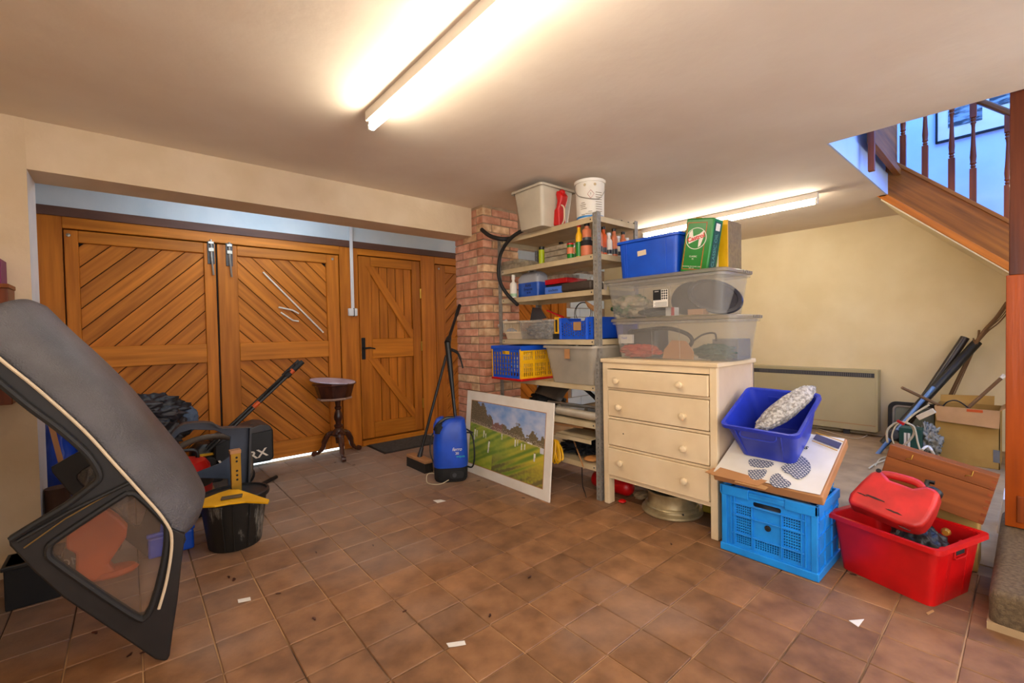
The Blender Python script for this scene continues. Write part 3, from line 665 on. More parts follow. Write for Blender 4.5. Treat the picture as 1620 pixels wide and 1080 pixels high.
# ---- vacuum cleaner
VX, VY = .27, 3.98
t = thing('vacuum_cleaner', 'red and black round vacuum cleaner with a grey hose behind the bucket', 'vacuum cleaner', (VX, VY, 0))
part('drum', MB().lathe([(0, .05), (.155, .05), (.172, .07), (.176, .215), (.165, .225)], 32, loc(VX, VY, 0)), K['red'], t, smooth=True)
part('black_band', MB().lathe([(.165, .215), (.182, .22), (.186, .235), (.186, .27), (.18, .285), (.17, .29)], 32, loc(VX, VY, 0)), K['black'], t, smooth=True)
dome = part('lid', MB().lathe([(.165, .285), (.170, .30), (.166, .35), (.14, .39), (.09, .405), (0, .41)], 32, loc(VX, VY, 0)), K['red'], t, smooth=True)
text('numatic', .055, frame((VX+.035, VY-.172, .325), (1, 0.13, 0), (0, .1, 1)), K['ink'], dome)
part('lid_handle', MB().tube(smoothpath([(VX-.09, VY, .40), (VX-.07, VY, .46), (VX+.07, VY, .46), (VX+.09, VY, .40)]), .012), K['black'], dome, smooth=True)
for sx in (-1, 1):
    w_ = part('wheel', MB().lathe([(0, -.02), (.07, -.02), (.08, -.012), (.08, .012), (.07, .02), (0, .02)], 24, loc(VX+sx*.17, VY, .08) @ Matrix.Rotation(math.pi/2, 4, 'Y')), K['orange'], t, smooth=True)
    part('wheel_trim', MB().lathe([(.078, -.015), (.088, -.01), (.088, .01), (.078, .015)], 24, loc(VX+sx*.17, VY, .088) @ Matrix.Rotation(math.pi/2, 4, 'Y')), K['card'], w_, smooth=True)
part('base_plate', MB().lathe([(0, 0), (.15, 0), (.165, .02), (.165, .055), (0, .055)], 28, loc(VX, VY, 0)), K['blackm'], t, smooth=True)
part('clip', MB().box(VX+.02, VX+.06, VY-.197, VY-.17, .19, .29), K['cable'], t, bev=.005)
hp_ = [fy(3.9, 262, 730), fy(3.9, 285, 707), fy(3.9, 315, 694), fy(3.9, 350, 690), fy(3.9, 378, 697), fy(3.9, 392, 715), fy(3.85, 396, 745), V((.62, 3.82, .15)), V((.60, 3.7, .03))]
part('hose', MB().tube(smoothpath([V((VX-.1, VY, .38))]+hp_, 6), .021, 10), mat('grey_brown_hose', '#55493d', .55, hx2='#463c32', scale=30), t, smooth=True)
solo('vacuum_tube', MB().tube([fz(.02, 392, 775)+V((-.1, .0, 0)), fz(.02, 410, 768), fz(.022, 437, 754)], .017, 12), K['black'], 'short black vacuum tube lying on the floor right of the bucket', 'tube', smooth=True)
# dark blue moulded panel
CY = 3.62
O = [(268, 724), (284, 706), (308, 701), (335, 701), (350, 707), (396, 705), (392, 775), (390, 850), (365, 850), (362, 788), (312, 788), (311, 781), (350, 765), (364, 754), (366, 722), (341, 712), (303, 712), (285, 718), (272, 732)]
q = [fy(CY, *p) for p in O]; zm = min(p.z for p in q)
t = thing('moulded_panel', 'dark blue glossy moulded plastic panel standing behind the bucket', 'panel', (.4, CY, 0))
part('panel', flatmesh([(p.x, p.z-zm) for p in q], (), .012, .003), K['bluegrey'], t, mx=frame((0, CY, 0), (1, 0, 0), (0, 0, 1)), smooth=True)
def cc(x, y, d=0): p = fy(CY, x, y); return V((p.x, CY+d, p.z-zm))
g = MB()
TP = smoothpath([cc(*p) for p in [(268, 722), (284, 705), (308, 699), (335, 699), (350, 706), (396, 704)]], 4)
g.grid(lambda u, v: TP[min(len(TP)-1, int(round(u*(len(TP)-1))))]+V((0, -.08*v, .0)), len(TP)-1, 1)
fl_ = part('top_flange', g, K['darkgrey'], t); fl_.modifiers.new('s', 'SOLIDIFY').thickness = .006
g = MB().box(0, .006, -.05, 0, 0, .62, Matrix.Translation(cc(391, 775))@Matrix.Translation((0, 0, -.28)))
part('side_flange', MB().hexa([cc(390, 848, -.05), cc(393, 848, -.05), cc(393, 848), cc(390, 848), cc(394, 705, -.05), cc(397, 705, -.05), cc(397, 705), cc(394, 705)]), K['darkgrey'], t)
# ---- lawn mower
MY = 4.42
t = thing('lawn_mower', 'black electric lawn mower with grass box and folding handle by the door', 'lawn mower', (.55, MY, 0))
ga, gb = fy(MY, 338, 700).x, fy(MY, 433, 700).x
zt, zb = .50, .17
prof = [(ga, zb), (gb-.02, zb-.0), (gb, zb+.03), (gb+.0, zt-.06), (gb-.03, zt-.015), (gb-.10, zt), (ga+.12, zt-.05), (ga, zt-.11)]
gb_ = part('grass_box', MB().prism(prof, -.17, .17, frame((0, MY+.17, 0), (1, 0, 0), (0, 0, 1))), K['black'], t, bev=.015)
part('grass_box_lid', MB().prism([(gb-.005, zt-.055), (gb-.03, zt-.01), (gb-.1, zt+.006), (ga+.12, zt-.045), (ga, zt-.1), (ga, zt-.13), (ga+.12, zt-.08)], -.18, .18, frame((0, MY+.17, 0), (1, 0, 0), (0, 0, 1))), K['darkgrey'], gb_, bev=.008)
h0, h1 = fy(MY+.1, 381, 690), fy(MY+.1, 412, 679)
part('carry_handle', MB().tube(smoothpath([h0+V((0, 0, -.01)), h0+V((.0, 0, .05)), h1+V((-.03, 0, .045)), h1+V((0, 0, -.01))]), .012), K['black'], gb_, smooth=True)
c_ = fy(MY-.002, 383, 729); text('WORX', .10, frame((c_.x+.015, MY-.003, c_.z+.02), (1, 0, .13), (-.13, 0, 1)), K['paper'], gb_, sx=1.15, bold=.002)
part('deck', MB().prism([(.32, .07), (ga+.06, .07), (ga+.06, .26), (.48, .30), (.38, .26), (.32, .17)], -.2, .2, frame((0, MY+.2, 0), (1, 0, 0), (0, 0, 1))), K['blackm'], t, bev=.02)
part('motor_cover', MB().loft([[(p[0], p[1]+MY+.2, z) for p in rrect(.36+i, .56-i, -.13+i, .13-i, .05)] for z, i in ((.26, 0), (.34, .01), (.38, .05))]), K['black'], t, smooth=True)
part('yellow_label', MB().box(.42, .56, MY+.03, MY+.2, .30, .312), K['yellow'], t)
for x in (.40, .72):
    for y in (MY-.0, MY+.4): part('wheel', MB().lathe([(0, -.02), (.07, -.02), (.085, -.01), (.085, .01), (.07, .02), (0, .02)], 20, loc(x, y, .086) @ Matrix.Rotation(math.pi/2, 4, 'X')), K['black'], t, smooth=True)
ha, hb = fy(4.32, 352, 690), fy(4.32, 479, 572)
hd = part('handle_bar', MB().tube([ha+V((-.1, 0, -.1)), ha+(hb-ha)*.97], .014).tube([ha+V((-.1, .11, -.1)), ha+(hb-ha)*.97+V((0, .11, 0))], .014).tube([ha+(hb-ha)*.95+V((0, -.015, 0)), ha+(hb-ha)*.95+V((0, .125, 0))], .015), K['black'], t, smooth=True)
for dy in (0, .11): part('foam_grip', MB().tube([ha+(hb-ha)*.78+V((0, dy, 0)), hb+V((0, dy, 0))], .022, 10), K['rubber'], hd, smooth=True)
part('switch_bail', MB().tube([ha+(hb-ha)*.35, ha+(hb-ha)*.55+V((0, -.03, .045)), ha+(hb-ha)*.78+V((0, -.03, .05)), ha+(hb-ha)*.88], .007), K['black'], hd, smooth=True)
for k, l in ((.36, .46), (.83, .87)): part('orange_joint', MB().tube([ha+(hb-ha)*k+V((0, -.004, .004)), ha+(hb-ha)*(l-.03 if k < .5 else l)+V((0, -.004, .004))], .0235 if k > .5 else .02, 10), K['orange'], hd, smooth=True)
# ---- bucket with trowels
BX, BYk = .47, 3.22
t = thing('builders_bucket', 'black builders bucket with dried white plaster splashes', 'bucket', (BX, BYk, 0))
sp_ = mat('splashed_black_plastic', '#1a1916', .55, hx2='#1a1916', scale=5)
N_ = sp_.node_tree.nodes; L_ = sp_.node_tree.links; bs = N_['Principled BSDF']
nz = N_.new('ShaderNodeTexNoise'); nz.inputs['Scale'].default_value = 5; nz.inputs['Detail'].default_value = 9; nz.inputs['Roughness'].default_value = .7
mp_ = N_.new('ShaderNodeMapping'); mp_.inputs['Scale'].default_value = (2.2, 2.2, .6); tc_ = N_.new('ShaderNodeTexCoord')
L_.new(tc_.outputs['Object'], mp_.inputs[0]); L_.new(mp_.outputs[0], nz.inputs['Vector'])
cr_ = N_.new('ShaderNodeValToRGB'); cr_.color_ramp.elements[0].position = .56; cr_.color_ramp.elements[1].position = .66; cr_.color_ramp.elements[0].color = (*lin('#1b1a17'), 1); cr_.color_ramp.elements[1].color = (*lin('#8d8a80'), 1)
L_.new(nz.outputs['Fac'], cr_.inputs[0]); L_.new(cr_.outputs[0], bs.inputs['Base Color'])
part('pail', MB().lathe([(0, 0), (.125, 0), (.135, .01), (.168, .285), (.172, .30), (.166, .30), (.13, .012), (0, .012)], 36, loc(BX, BYk, 0), sx=1.05), sp_, t, smooth=True)
part('rim', MB().lathe([(.166, .292), (.182, .292), (.185, .30), (.183, .318), (.17, .322), (.166, .31)], 36, loc(BX, BYk, 0), sx=1.05), K['black'], t, smooth=True)
for dx in (-.08, -.03, .05, .1): part('moulded_rib', MB().tube([(BX+dx*.9, BYk-math.sqrt(.14**2-dx*dx*.8), .01), (BX+dx*1.15, BYk-math.sqrt(.172**2-dx*dx), .285)], .003, 6), sp_, t, smooth=True)
q = [fz(.335, *p) for p in [(319, 801), (319, 790), (344, 780), (363, 774), (378, 774), (402, 782), (426, 790), (424, 795), (388, 793), (362, 796), (340, 800)]]
t = thing('plasterers_hawk', 'yellow plastic float resting across the black bucket', 'float', tuple(q[0]))
part('blade', MB().prism([(p.x, p.y) for p in q], .326, .336, Matrix.Identity(4)), K['yellow'], t, bev=.002)
qa, qb = fz(.338, 349, 792), fz(.338, 383, 786.5)
part('handle_slot', MB().hexa([qa+V((0, 0, 0)), qb, qb+V((.01, .04, 0)), qa+V((.01, .04, 0)), qa+V((0, 0, .012)), qb+V((0, 0, .012)), qb+V((.01, .04, .012)), qa+V((.01, .04, .012))]), mat('brown_rubber', '#5a4a30', .7), t, bev=.003)
bp = fy(3.27, 372, 716)
t = thing('brass_angle', 'tall brass-coloured bar with fixing holes standing in the bucket', 'bar', (bp.x, 3.27, .1))
bw = (fy(3.27, 381, 720).x-fy(3.27, 365, 720).x)/2
part('bar', MB().box(bp.x-bw, bp.x+bw, 3.25, 3.29, .02, bp.z), K['brass'], t, bev=.002)
part('end_block', MB().box(bp.x-bw-.004, bp.x+bw+.002, 3.245, 3.30, bp.z-.002, bp.z+.02), K['tan'], t, bev=.002)
for y in (724, 730, 745, 752, 759): part('screw_hole', MB().lathe([(0, .003), (.006, .003), (.007, 0)], 8, frame((bp.x+.004, 3.249, fy(3.25, 372, y).z), (1, 0, 0), (0, 0, 1))), K['ink'], t)
solo('sealant_tub', MB().lathe([(.03, 0), (.03, .2)], 14, loc(BX+.03, BYk-.08, .07) @ Matrix.Rotation(.25, 4, 'X')), K['paper'], 'white tub inside the bucket under the yellow float', 'tub', smooth=True)
t = thing('blue_tool_case', 'low blue plastic case on the floor between hardtop and bucket', 'case', (.2, 3.5, 0))
part('case_body', MB().box(.05, .27, 3.32, 3.6, 0, .12), K['bblue'], t, bev=.012)
part('case_lid', MB().box(.045, .275, 3.315, 3.605, .12, .145), K['bblue'], t, bev=.008)
# ---- sewing table
SX, SY = 1.66, 4.78
t = thing('sewing_table', 'small dark carved tripod sewing table with its lid askew', 'table', (SX, SY, 0))
part('pillar_stem', MB().lathe([(0, .14), (.03, .14), (.035, .2), (.07, .225), (.072, .24), (.055, .255), (.05, .28), (.035, .30), (.045, .315), (.045, .33), (.028, .345), (.03, .37), (.042, .39), (.045, .42), (.036, .46), (.025, .49), (.035, .505), (.035, .52), (.025, .53), (.03, .58), (.05, .60), (0, .60)], 20, loc(SX, SY, 0)), K['mahog'], t, smooth=True)
for an in (-1.75, .35, 2.45, -2.9 if 0 else 1.4)[:3]:
    d = V((math.cos(an), math.sin(an), 0)); c0_ = V((SX, SY, 0))
    g = MB().tube(smoothpath([c0_+d*.03+V((0, 0, .24)), c0_+d*.10+V((0, 0, .235)), c0_+d*.15+V((0, 0, .16)), c0_+d*.17+V((0, 0, .09)), c0_+d*.22+V((0, 0, .035)), c0_+d*.255+V((0, 0, .035))], 5), [.026]*6+[.03]*6+[.024]*6+[.017]*5+[.02]*3, 8)
    l = part('leg', g, K['mahog'], t, smooth=True)
    part('scroll_foot', MB().lathe([(0, -.02), (.024, -.02), (.028, 0), (.024, .02), (0, .02)], 12, Matrix.Translation(c0_+d*.262+V((0, 0, .028))) @ Matrix.Rotation(an, 4, 'Z') @ Matrix.Rotation(math.pi/2, 4, 'X')), K['mahog'], l, smooth=True)
    part('carved_knee', MB().lathe([(0, -.012), (.03, -.01), (.035, .0), (.02, .014), (0, .018)], 10, Matrix.Translation(c0_+d*.12+V((0, 0, .225))) @ Matrix.Rotation(an, 4, 'Z') @ Matrix.Rotation(1.0, 4, 'Y'), sx=1.3), K['mahog'], l, smooth=True)
def octo(sx_, sy_, z, tilt=0): return [(SX-.03+sx_*math.cos(a)+tilt*z, SY+sy_*math.sin(a), z) for a in [math.pi/8+k*math.pi/4 for k in range(8)]]
bowl = part('box', MB().loft([octo(.15, .13, .60), octo(.165, .14, .615), octo(.165, .14, .63), octo(.20, .165, .75), octo(.215, .175, .76)]), K['mahog'], t, bev=.003)
part('lower_moulding', MB().loft([octo(.172, .146, .606), octo(.176, .15, .616), octo(.172, .146, .626)]), mat('worn_moulding', '#a2877a', .4), bowl)
dk = part('rim_tray', MB().loft([octo(.205, .166, .757), octo(.222, .182, .762), octo(.222, .182, .778), octo(.205, .166, .78)]), mat('red_brown_wood', '#5c2c18', .3), t)
L0 = Matrix.Translation((SX-.05, SY-.02, .80)) @ Matrix.Rotation(.10, 4, 'Y') @ Matrix.Rotation(.10, 4, 'X')
part('lid', MB().lathe([(0, -.008), (.215, -.008), (.225, -.002), (.222, .008), (0, .010)], 32, L0, sx=1.02, sy=.75), mat('pale_reflection_top', '#d2cadb', .35, hx2='#aa9fb8', scale=8), t, smooth=True)  # pale lavender paints a reflection onto the dark table's lid
# ---- door mat
q = [fz(0, 612, 717), fz(0, 676, 699), (2.85, 5.0, 0), (2.03, 5.0, 0)]
t = thing('door_mat', 'dark grey door mat on the floor in front of the pedestrian door', 'mat', (2.4, 4.8, 0))
q = [(2.06, 4.52), (2.80, 4.52), (2.80, 4.97), (2.06, 4.97)]
part('pile', MB().prism(q, .001, .011), mat('grey_pile', '#4b4a48', .95, hx2='#3a3938', scale=40, bump=.8, bscale=150), t)
part('edging', MB().prism([(2.04, 4.50), (2.82, 4.50), (2.82, 4.985), (2.04, 4.985)], .0, .005), K['rubber'], t)
# ================================================================== MIDDLE: broom, washer, print
t = thing('yard_broom', 'stiff yard broom with black handle leaning toward the brick pillar', 'broom', (2.06, 3.77, 0))
part('head', MB().box(2.015, 2.105, 3.60, 3.96, .085, .115), K['tan'], t, bev=.008)
g = MB()
for k in range(34):
    for r in range(5):
        x, y = 2.02+r*.019, 3.608+k*.0104; g.box(x-.006, x+.006, y-.004, y+.004, 0, .087, top=(.003, -.003, .001, -.001))
part('bristles', g, mat('dark_bristle', '#2b241d', .9), t, kind='stuff')
hb0 = V((2.06, 3.78, .11)); ht = fx(2.38, 706, 562)
part('handle_socket', MB().tube([hb0, hb0+(ht-hb0)*.09], [.026, .019], 12), K['darkgrey'], t, smooth=True)
part('handle', MB().tube([hb0+(ht-hb0)*.05, ht], .0135, 12), K['black'], t, smooth=True)
# pressure washer
wu = V((.84, -.54, 0)); wv = V((.54, .84, 0)); wc = V((2.12, 3.33, 0))
t = thing('pressure_washer', 'blue upright pressure washer on a black base with hose and lance', 'pressure washer', tuple(wc))
wm = frame(wc, wu, wv)
def ring(w_, d, z, dx=0, dy=0, r=.35, n=5): rr = min(w_, d)*r; return [(a+dx, b+dy, z) for a, b in rrect(-w_/2, w_/2, -d/2, d/2, rr, n)]
part('base', MB().loft([ring(.26, .2, 0), ring(.285, .23, .02), ring(.29, .235, .10), ring(.285, .23, .135)]), K['blackm'], t, mx=wm, smooth=True)
part('shell', MB().loft([ring(.292, .236, .125), ring(.30, .24, .16), ring(.295, .235, .33), ring(.275, .22, .43, .005), ring(.23, .20, .485, .02), ring(.17, .16, .525, .045), ring(.10, .1, .54, .05)]), K['wblue'], t, mx=wm, smooth=True)
part('top_hump', MB().loft([ring(.09, .15, .40, -.10, .03), ring(.085, .14, .48, -.10, .03), ring(.07, .11, .525, -.085, .03), ring(.03, .05, .545, -.07, .03)]), K['wblue'], t, mx=wm, smooth=True)
part('carry_grip', MB().tube(smoothpath([(-.13, -.03, .44), (-.10, -.04, .49), (-.03, -.03, .535), (.04, -.02, .535)]), .017), K['black'], t, mx=wm, smooth=True)
part('handle_recess', MB().loft([ring(.12, .1, .42, -.07, -.055), ring(.11, .09, .475, -.07, -.05), ring(.07, .05, .50, -.06, -.04)]), K['blackm'], t, mx=wm, smooth=True)
part('outlet_recess', MB().loft([[(p[0]+.05, -.121-.0*k, p[1]+.065) for p in rrect(-.06, .06, -.03, .03, .025)] for k in (0,)]+[[(p[0]+.05, -.112, p[1]+.065) for p in rrect(-.06, .06, -.03, .03, .025)]]), K['ink'], t, mx=wm)
part('outlet_pipe', MB().tube([(.03, -.10, .065), (.03, -.128, .065)], .018, 12), K['darkgrey'], t, mx=wm, smooth=True)
tm_ = wm @ frame((.055, -.1215, .285), (1, 0, 0), (0, .03, 1)); text('ferro', .04, tm_, K['paper'], t, shear=.25)
text('30', .03, wm @ frame((.055, -.1225, .25), (1, 0, 0), (0, .0, 1)), K['paper'], t)
text('aqua', .026, wm @ frame((.085, -.1225, .225), (1, 0, 0), (0, .0, 1)), mat('teal_print', '#1fc0b8', .4), t, sx=1.5)
h = [wc+wu*.14+wv*.02+V((0, 0, .40)), wc+wu*.21+wv*.02+V((0, 0, .385)), wc+wu*.25+wv*.0+V((0, 0, .37))]
part('hose', MB().tube(smoothpath([wc+wu*.14+V((0, 0, .40)), wc+wu*.185+V((0, 0, .385)), wc+wu*.205-wv*.03+V((0, 0, .3)), wc+wu*.205-wv*.04+V((0, 0, .17)), wc+wu*.185-wv*.03+V((0, 0, .1)), wc+wu*.14+V((0, 0, .10))], 6), .007, 8), K['black'], t, smooth=True)
part('hose', MB().tube(smoothpath([wc-wu*.10+wv*.02+V((0, 0, .45)), wc-wu*.16+V((0, 0, .38)), wc-wu*.175-wv*.02+V((0, 0, .25)), wc-wu*.14-wv*.03+V((0, 0, .14))], 6), .006, 8), K['black'], t, smooth=True)
part('hose_stub', MB().tube(smoothpath([wc+wu*.14+V((0, 0, .43)), wc+wu*.18+V((0, 0, .405)), wc+wu*.20+wv*.0+V((0, 0, .395))]), .007, 8), K['black'], t, smooth=True)
part('mains_lead', MB().tube(smoothpath([wc-wu*.13+V((0, 0, .05)), wc-wu*.2-wv*.03+V((0, 0, .06)), wc-wu*.2-wv*.1+V((0, 0, .008)), wc-wu*.1-wv*.15+V((0, 0, .005)), wc-wu*.02-wv*.13+V((0, 0, .03))], 6), .0035, 6), K['cable'], t, smooth=True)
l0, l1, l2 = V((2.20, 3.36, .50)), fy(3.50, 708, 542), fx(2.57, 727, 483)
lc = part('lance', MB().tube([l0, l0+(l1-l0)*.35, l0+(l1-l0)*.62, l1], [.015, .016, .024, .028], 10), K['black'], t, smooth=True)
part('lance_tip', MB().tube([l1, l1+(l2-l1)*.12, l1+(l2-l1)*.15, l1+(l2-l1)*.7, l1+(l2-l1)*.72, l2], [.03, .024, .015, .013, .018, .018], 10), K['black'], lc, smooth=True)
part('trigger', MB().tube(smoothpath([l1+V((.02, -.01, -.06)), l1+V((.08, -.03, -.09)), l1+V((.11, -.04, -.15)), l1+V((.13, -.05, -.24))]), [.014]*7+[.011]*6+[.008]*6, 8), K['black'], lc, smooth=True)
# cricket print leaning on the shelving
PB = 2.345; bl_, br_ = fx(PB, 746, 742), fx(PB, 865, 796)
zt_ = .725; yL = fx(PB+.07, 735, 620).y; yR = fx(PB+.07, 876, 644).y
org = V((PB, 3.47, .0)); vv_ = V((.07, 0, .74)).normalized(); pw = 3.47-2.345; phh = .738
pm = frame(org, (0, -1, 0), vv_)
t = thing('mounted_cricket_print', 'white mounted landscape print of a cricket match leaning against the shelving', 'picture', tuple(org))
part('mount_board', MB().box(0, pw, 0, phh, -.012, 0), K['paper'], t, mx=pm)
NX, NY = 230, 130
random.seed(3)
def mixc(a, b, t_): return [a[i]+(b[i]-a[i])*t_ for i in range(3)]
def paint(u, v):
    n1 = noise.fractal(V((u*9, v*9, 1)), 1, 2, 4); n2 = noise.noise(V((u*38, v*30, 5))); n3 = noise.noise(V((u*90, v*70, 9)))
    hor = .66-.13*u+.01*n2
    if v > hor:
        c = mixc((.13, .28, .60), (.52, .56, .68), min(1, max(0, .15+.45*n1+(1-v)*1.1+.35*u)))
        trees = hor+.10+.07*noise.noise(V((u*7, 3, 0)))+.05*noise.noise(V((u*22, 7, 0)))+.035*n2
        for cx, hh, w_ in ((.04, .42, .11), (.17, .36, .09), (.29, .2, .06), (.42, .12, .07), (.68, .2, .07), (.87, .17, .06), (.98, .15, .03)):
            d = abs(u-cx)/w_
            if d < 1: trees = max(trees, hor+hh*math.sqrt(1-d*d)*(1+.25*n2+.15*n3))
        if v < trees:
            base = (.10, .085, .05) if u < .45 else (.13, .10, .045)
            if .33 < u < .47: base = (.22, .08, .07)
            c = mixc(base, (.30, .22, .13), min(1, max(0, .25+.9*n3)))
            if v < hor+.05 and n3 > .1: c = (.42, .33, .24)
    else:
        s = (u*.9+(hor-v)*1.3)
        st_ = noise.noise(V(((u-1.3*v)*14, (u+v)*1.2, 2)))
        c = mixc((.15, .25, .03), (.42, .45, .05), min(1, max(0, .42+1.1*st_+.3*n1+.15*n2)))
        if u > .45: c = mixc(c, (.62, .46, .04), min(.85, (u-.45)*2.2*(.6+st_)) if .6+st_ > 0 else 0)
        if v < .30 and u > .35: c = mixc(c, (.09, .07, .045), min(.85, max(0, (.32-v)*3.4*(.45+1.6*st_+.5*n2))))
        if hor-v < .015: c = (.5, .42, .2)
    def fig(cx, cy, h, w_=.008, bend=0):
        q = (v-cy)/h
        if 0 <= q <= 1:
            x = u-cx-bend*(q-.5)*.02
            if q > .86: return (.16, .08, .05) if abs(x) < w_*.55 else None
            if q > .45: return (.80, .78, .68) if abs(x) < w_ else None
            return (.68, .66, .58) if abs(abs(x)-w_*.4) < w_*.42 else None
    for f in ((.295, .24, .21, .011, .6), (.075, .38, .2, .010, .4), (.11, .44, .12, .007), (.215, .46, .12, .008), (.245, .45, .09, .006), (.475, .5, .1, .006), (.655, .45, .12, .009), (.685, .47, .1, .006), (.735, .43, .10, .006), (.775, .44, .09, .007), (.895, .32, .12, .011)):
        r = fig(*f)
        if r: return r
    if .955 < u < 1 and .45 < v < .53: return (.62, .62, .66)
    if .80 < u < .86 and .545-.13*(u-.8) < v < .565-.13*(u-.8): return (.75, .72, .66)
    return c
vs_ = [(u/NX, v/NY) for v in range(NY+1) for u in range(NX+1)]
mxb = .078; me = bpy.data.meshes.new('painting')
me.from_pydata([(mxb+(pw-2*mxb)*a, .085+(phh-.17)*b, .0006) for a, b in vs_], [], [(r*(NX+1)+k, r*(NX+1)+k+1, (r+1)*(NX+1)+k+1, (r+1)*(NX+1)+k) for r in range(NY) for k in range(NX)])
ca = me.color_attributes.new('paint', 'FLOAT_COLOR', 'POINT')
for i, (a, b) in enumerate(vs_): ca.data[i].color = (*paint(a, b), 1)
mp2 = bpy.data.materials.new('printed_painting'); mp2.use_nodes = True; at = mp2.node_tree.nodes.new('ShaderNodeVertexColor'); at.layer_name = 'paint'
mp2.node_tree.links.new(at.outputs[0], mp2.node_tree.nodes['Principled BSDF'].inputs['Base Color']); mp2.node_tree.nodes['Principled BSDF'].inputs['Roughness'].default_value = .35
part('painted_print', me, mp2, t, mx=pm, label='cricket match painting, green field under a blue sky')
part('mount_bevel', MB().box(mxb-.006, pw-mxb+.006, .079, phh-.079, 0, .0003), K['tan'], t, mx=pm)

# ================================================================== STEEL SHELVING
SXF, SXB, SYR, SYL = 2.65, 3.17, 2.10, 3.27
t = sh = thing('steel_shelving', 'grey slotted-angle shelving unit with beige shelves in front of the brick pillar', 'shelving', (2.9, 2.7, 0))
HT = 2.155
def slotted():
    g = MB(); g.box(0, .0172, 0, HT, -.00125, .00125).box(.0228, .042, 0, HT, -.00125, .00125); z = 0
    while z < HT:
        g.box(.0172, .0228, z, min(HT, z+.020), -.00125, .00125); z += .031
    return g.mesh('slotted')
sm_ = slotted(); sm_.materials.append(K['steel'])
for x, y, dx, dy in ((SXF, SYR, 1, 1), (SXF, SYL, 1, -1), (SXB, SYR, -1, 1), (SXB, SYL, -1, -1)):
    p = part('post', sm_, None, sh, mx=frame((x, y, 0), (0, dy, 0), (0, 0, 1)))
    part('post_flange', sm_, None, p, mx=frame((x, y, 0), (dx, 0, 0), (0, 0, 1)))
SZ = [2.13, 1.85, 1.585, 1.21, .86, .575, .255]
g = MB(); d0, d1_, e0, e1_ = SXF+.004, SXB-.004, SYR+.004, SYL-.004; lp = .042
g.box(d0, d1_, e0, e1_, -.0025, 0)
for a in ((d0, d0+.003, e0, e1_), (d1_-.003, d1_, e0, e1_), (d0, d1_, e0, e0+.003), (d0, d1_, e1_-.003, e1_)): g.box(*a, -lp, 0)
shm = g.mesh('shelf'); shm.materials.append(K['shelf'])
for z in SZ:
    s_ = part('shelf', shm, None, sh, mx=Matrix.Translation((0, 0, z)))
    for y in (SYR+.065, SYL-.065): part('bolt_head', MB().lathe([(0, .003), (.005, .003), (.006, 0)], 8, frame((SXF+.003, y, z-.02), (0, -1, 0), (0, 0, 1))), K['darkgrey'], s_)

def row(n): return SZ[n]+.0008
def sy(x, y, X=SXF): return fx(X, x, y).y
def bxy(name, label, cat, x0, x1, X, dep, z0, z1, m, group=None, bev=.004, lid=None, inset=0, world=True):
    """box with its -X face on plane X, spanning pixel columns x0..x1"""
    yy = 540; ya, yb = sy(x0, 470, X), sy(x1, 470, X)
    t = thing(name, label, cat, (X+dep/2, (ya+yb)/2, z0), group=group)
    part('body', MB().box(X+inset, X+dep-inset, yb+inset, ya-inset, z0, z1, top=(-inset, inset, -inset, inset)), m, t, bev=bev)
    if lid: part('lid', MB().box(X-.004, X+dep+.004, yb-.004, ya+.004, z1, z1+.012), lid, t, bev=.003)
    return t, ya, yb
def tub(t, X0, X1, Y0, Y1, z0, z1, m, taper=.03, th=.004, rim=.012, r=.03, name='tub'):
    """open tapered tub"""
    rings = []
    def R(e, z): return [(a, b, z) for a, b in rrect(X0-e, X1+e, Y0-e, Y1+e, r)]
    o = part(name, MB().loft([R(-taper, z0), R(0, z1), R(rim, z1), R(rim, z1-.018), R(rim-.003, z1-.018), R(rim-.003, z1-.003), R(-th, z1-.003), R(-taper-th, z0+th)]), m, t, smooth=True)
    return o
def can(name, label, cat, x, y, z, r, h, m, cap=None, capm=None, capr=.5, caph=.02, band=None, group=None, neck=True):
    t = thing(name, label, cat, (x, y, z), group=group)
    part('body', MB().lathe([(0, 0), (r*.96, 0), (r, .004), (r, h-.006), (r*.94, h), (0, h)] if not neck else [(0, 0), (r*.96, 0), (r, .004), (r, h*.72), (r*.8, h*.8), (r*capr, h*.86), (r*capr, h), (0, h)], 20, loc(x, y, z)), m, t, smooth=True)
    if capm: part('cap', MB().lathe([(0, 0), (r*(capr+.12), 0), (r*(capr+.12), caph), (r*capr*.9, caph+.003), (0, caph+.003)], 16, loc(x, y, z+h)), capm, t, smooth=True)
    if band: part('label', MB().lathe([(r+.0006, h*band[0]), (r+.0006, h*band[1])], 20, loc(x, y, z)), band[2], t, smooth=True)
    return t
# --- top shelf
z = row(0)
BC, BL, BR = fz(z, 858, 355), fz(z, 818, 366), fz(z, 877, 356)
t = thing('frosted_storage_bin', 'empty frosted plastic bin on the top shelf overhanging its edge', 'storage bin', (BC.x+.2, (BC.y+BL.y)/2, z), group=None)
X0, X1, Y0b, Y1b = BC.x-.02, BC.x+.36, BC.y-.02, BL.y+.02
tub(t, X0, X1, Y0b, Y1b, z, 2.455, K['frost'], .035, rim=.02)
cxs = fx(2.70, 884, 340).y
O = [(873, 352), (874, 341), (879, 330), (884, 324), (886, 313), (884, 303), (885, 297), (890, 297), (894, 303), (893, 311), (889, 325), (890, 335), (890, 352)]
q = [fx(2.72, *p) for p in O]; zm = min(p.z for p in q)
t = thing('red_oil_jug', 'red plastic long-necked oil jug between frosted bin and paint pail', 'jug', (2.72, q[0].y, z))
part('jug_body', MB().prism([(-p.y, (p.z-zm)*1.0+z) for p in q], -.04, .04, frame((2.72, 0, 0), (0, -1, 0), (0, 0, 1))), K['red'], t, bev=.012, seg=3, smooth=True)
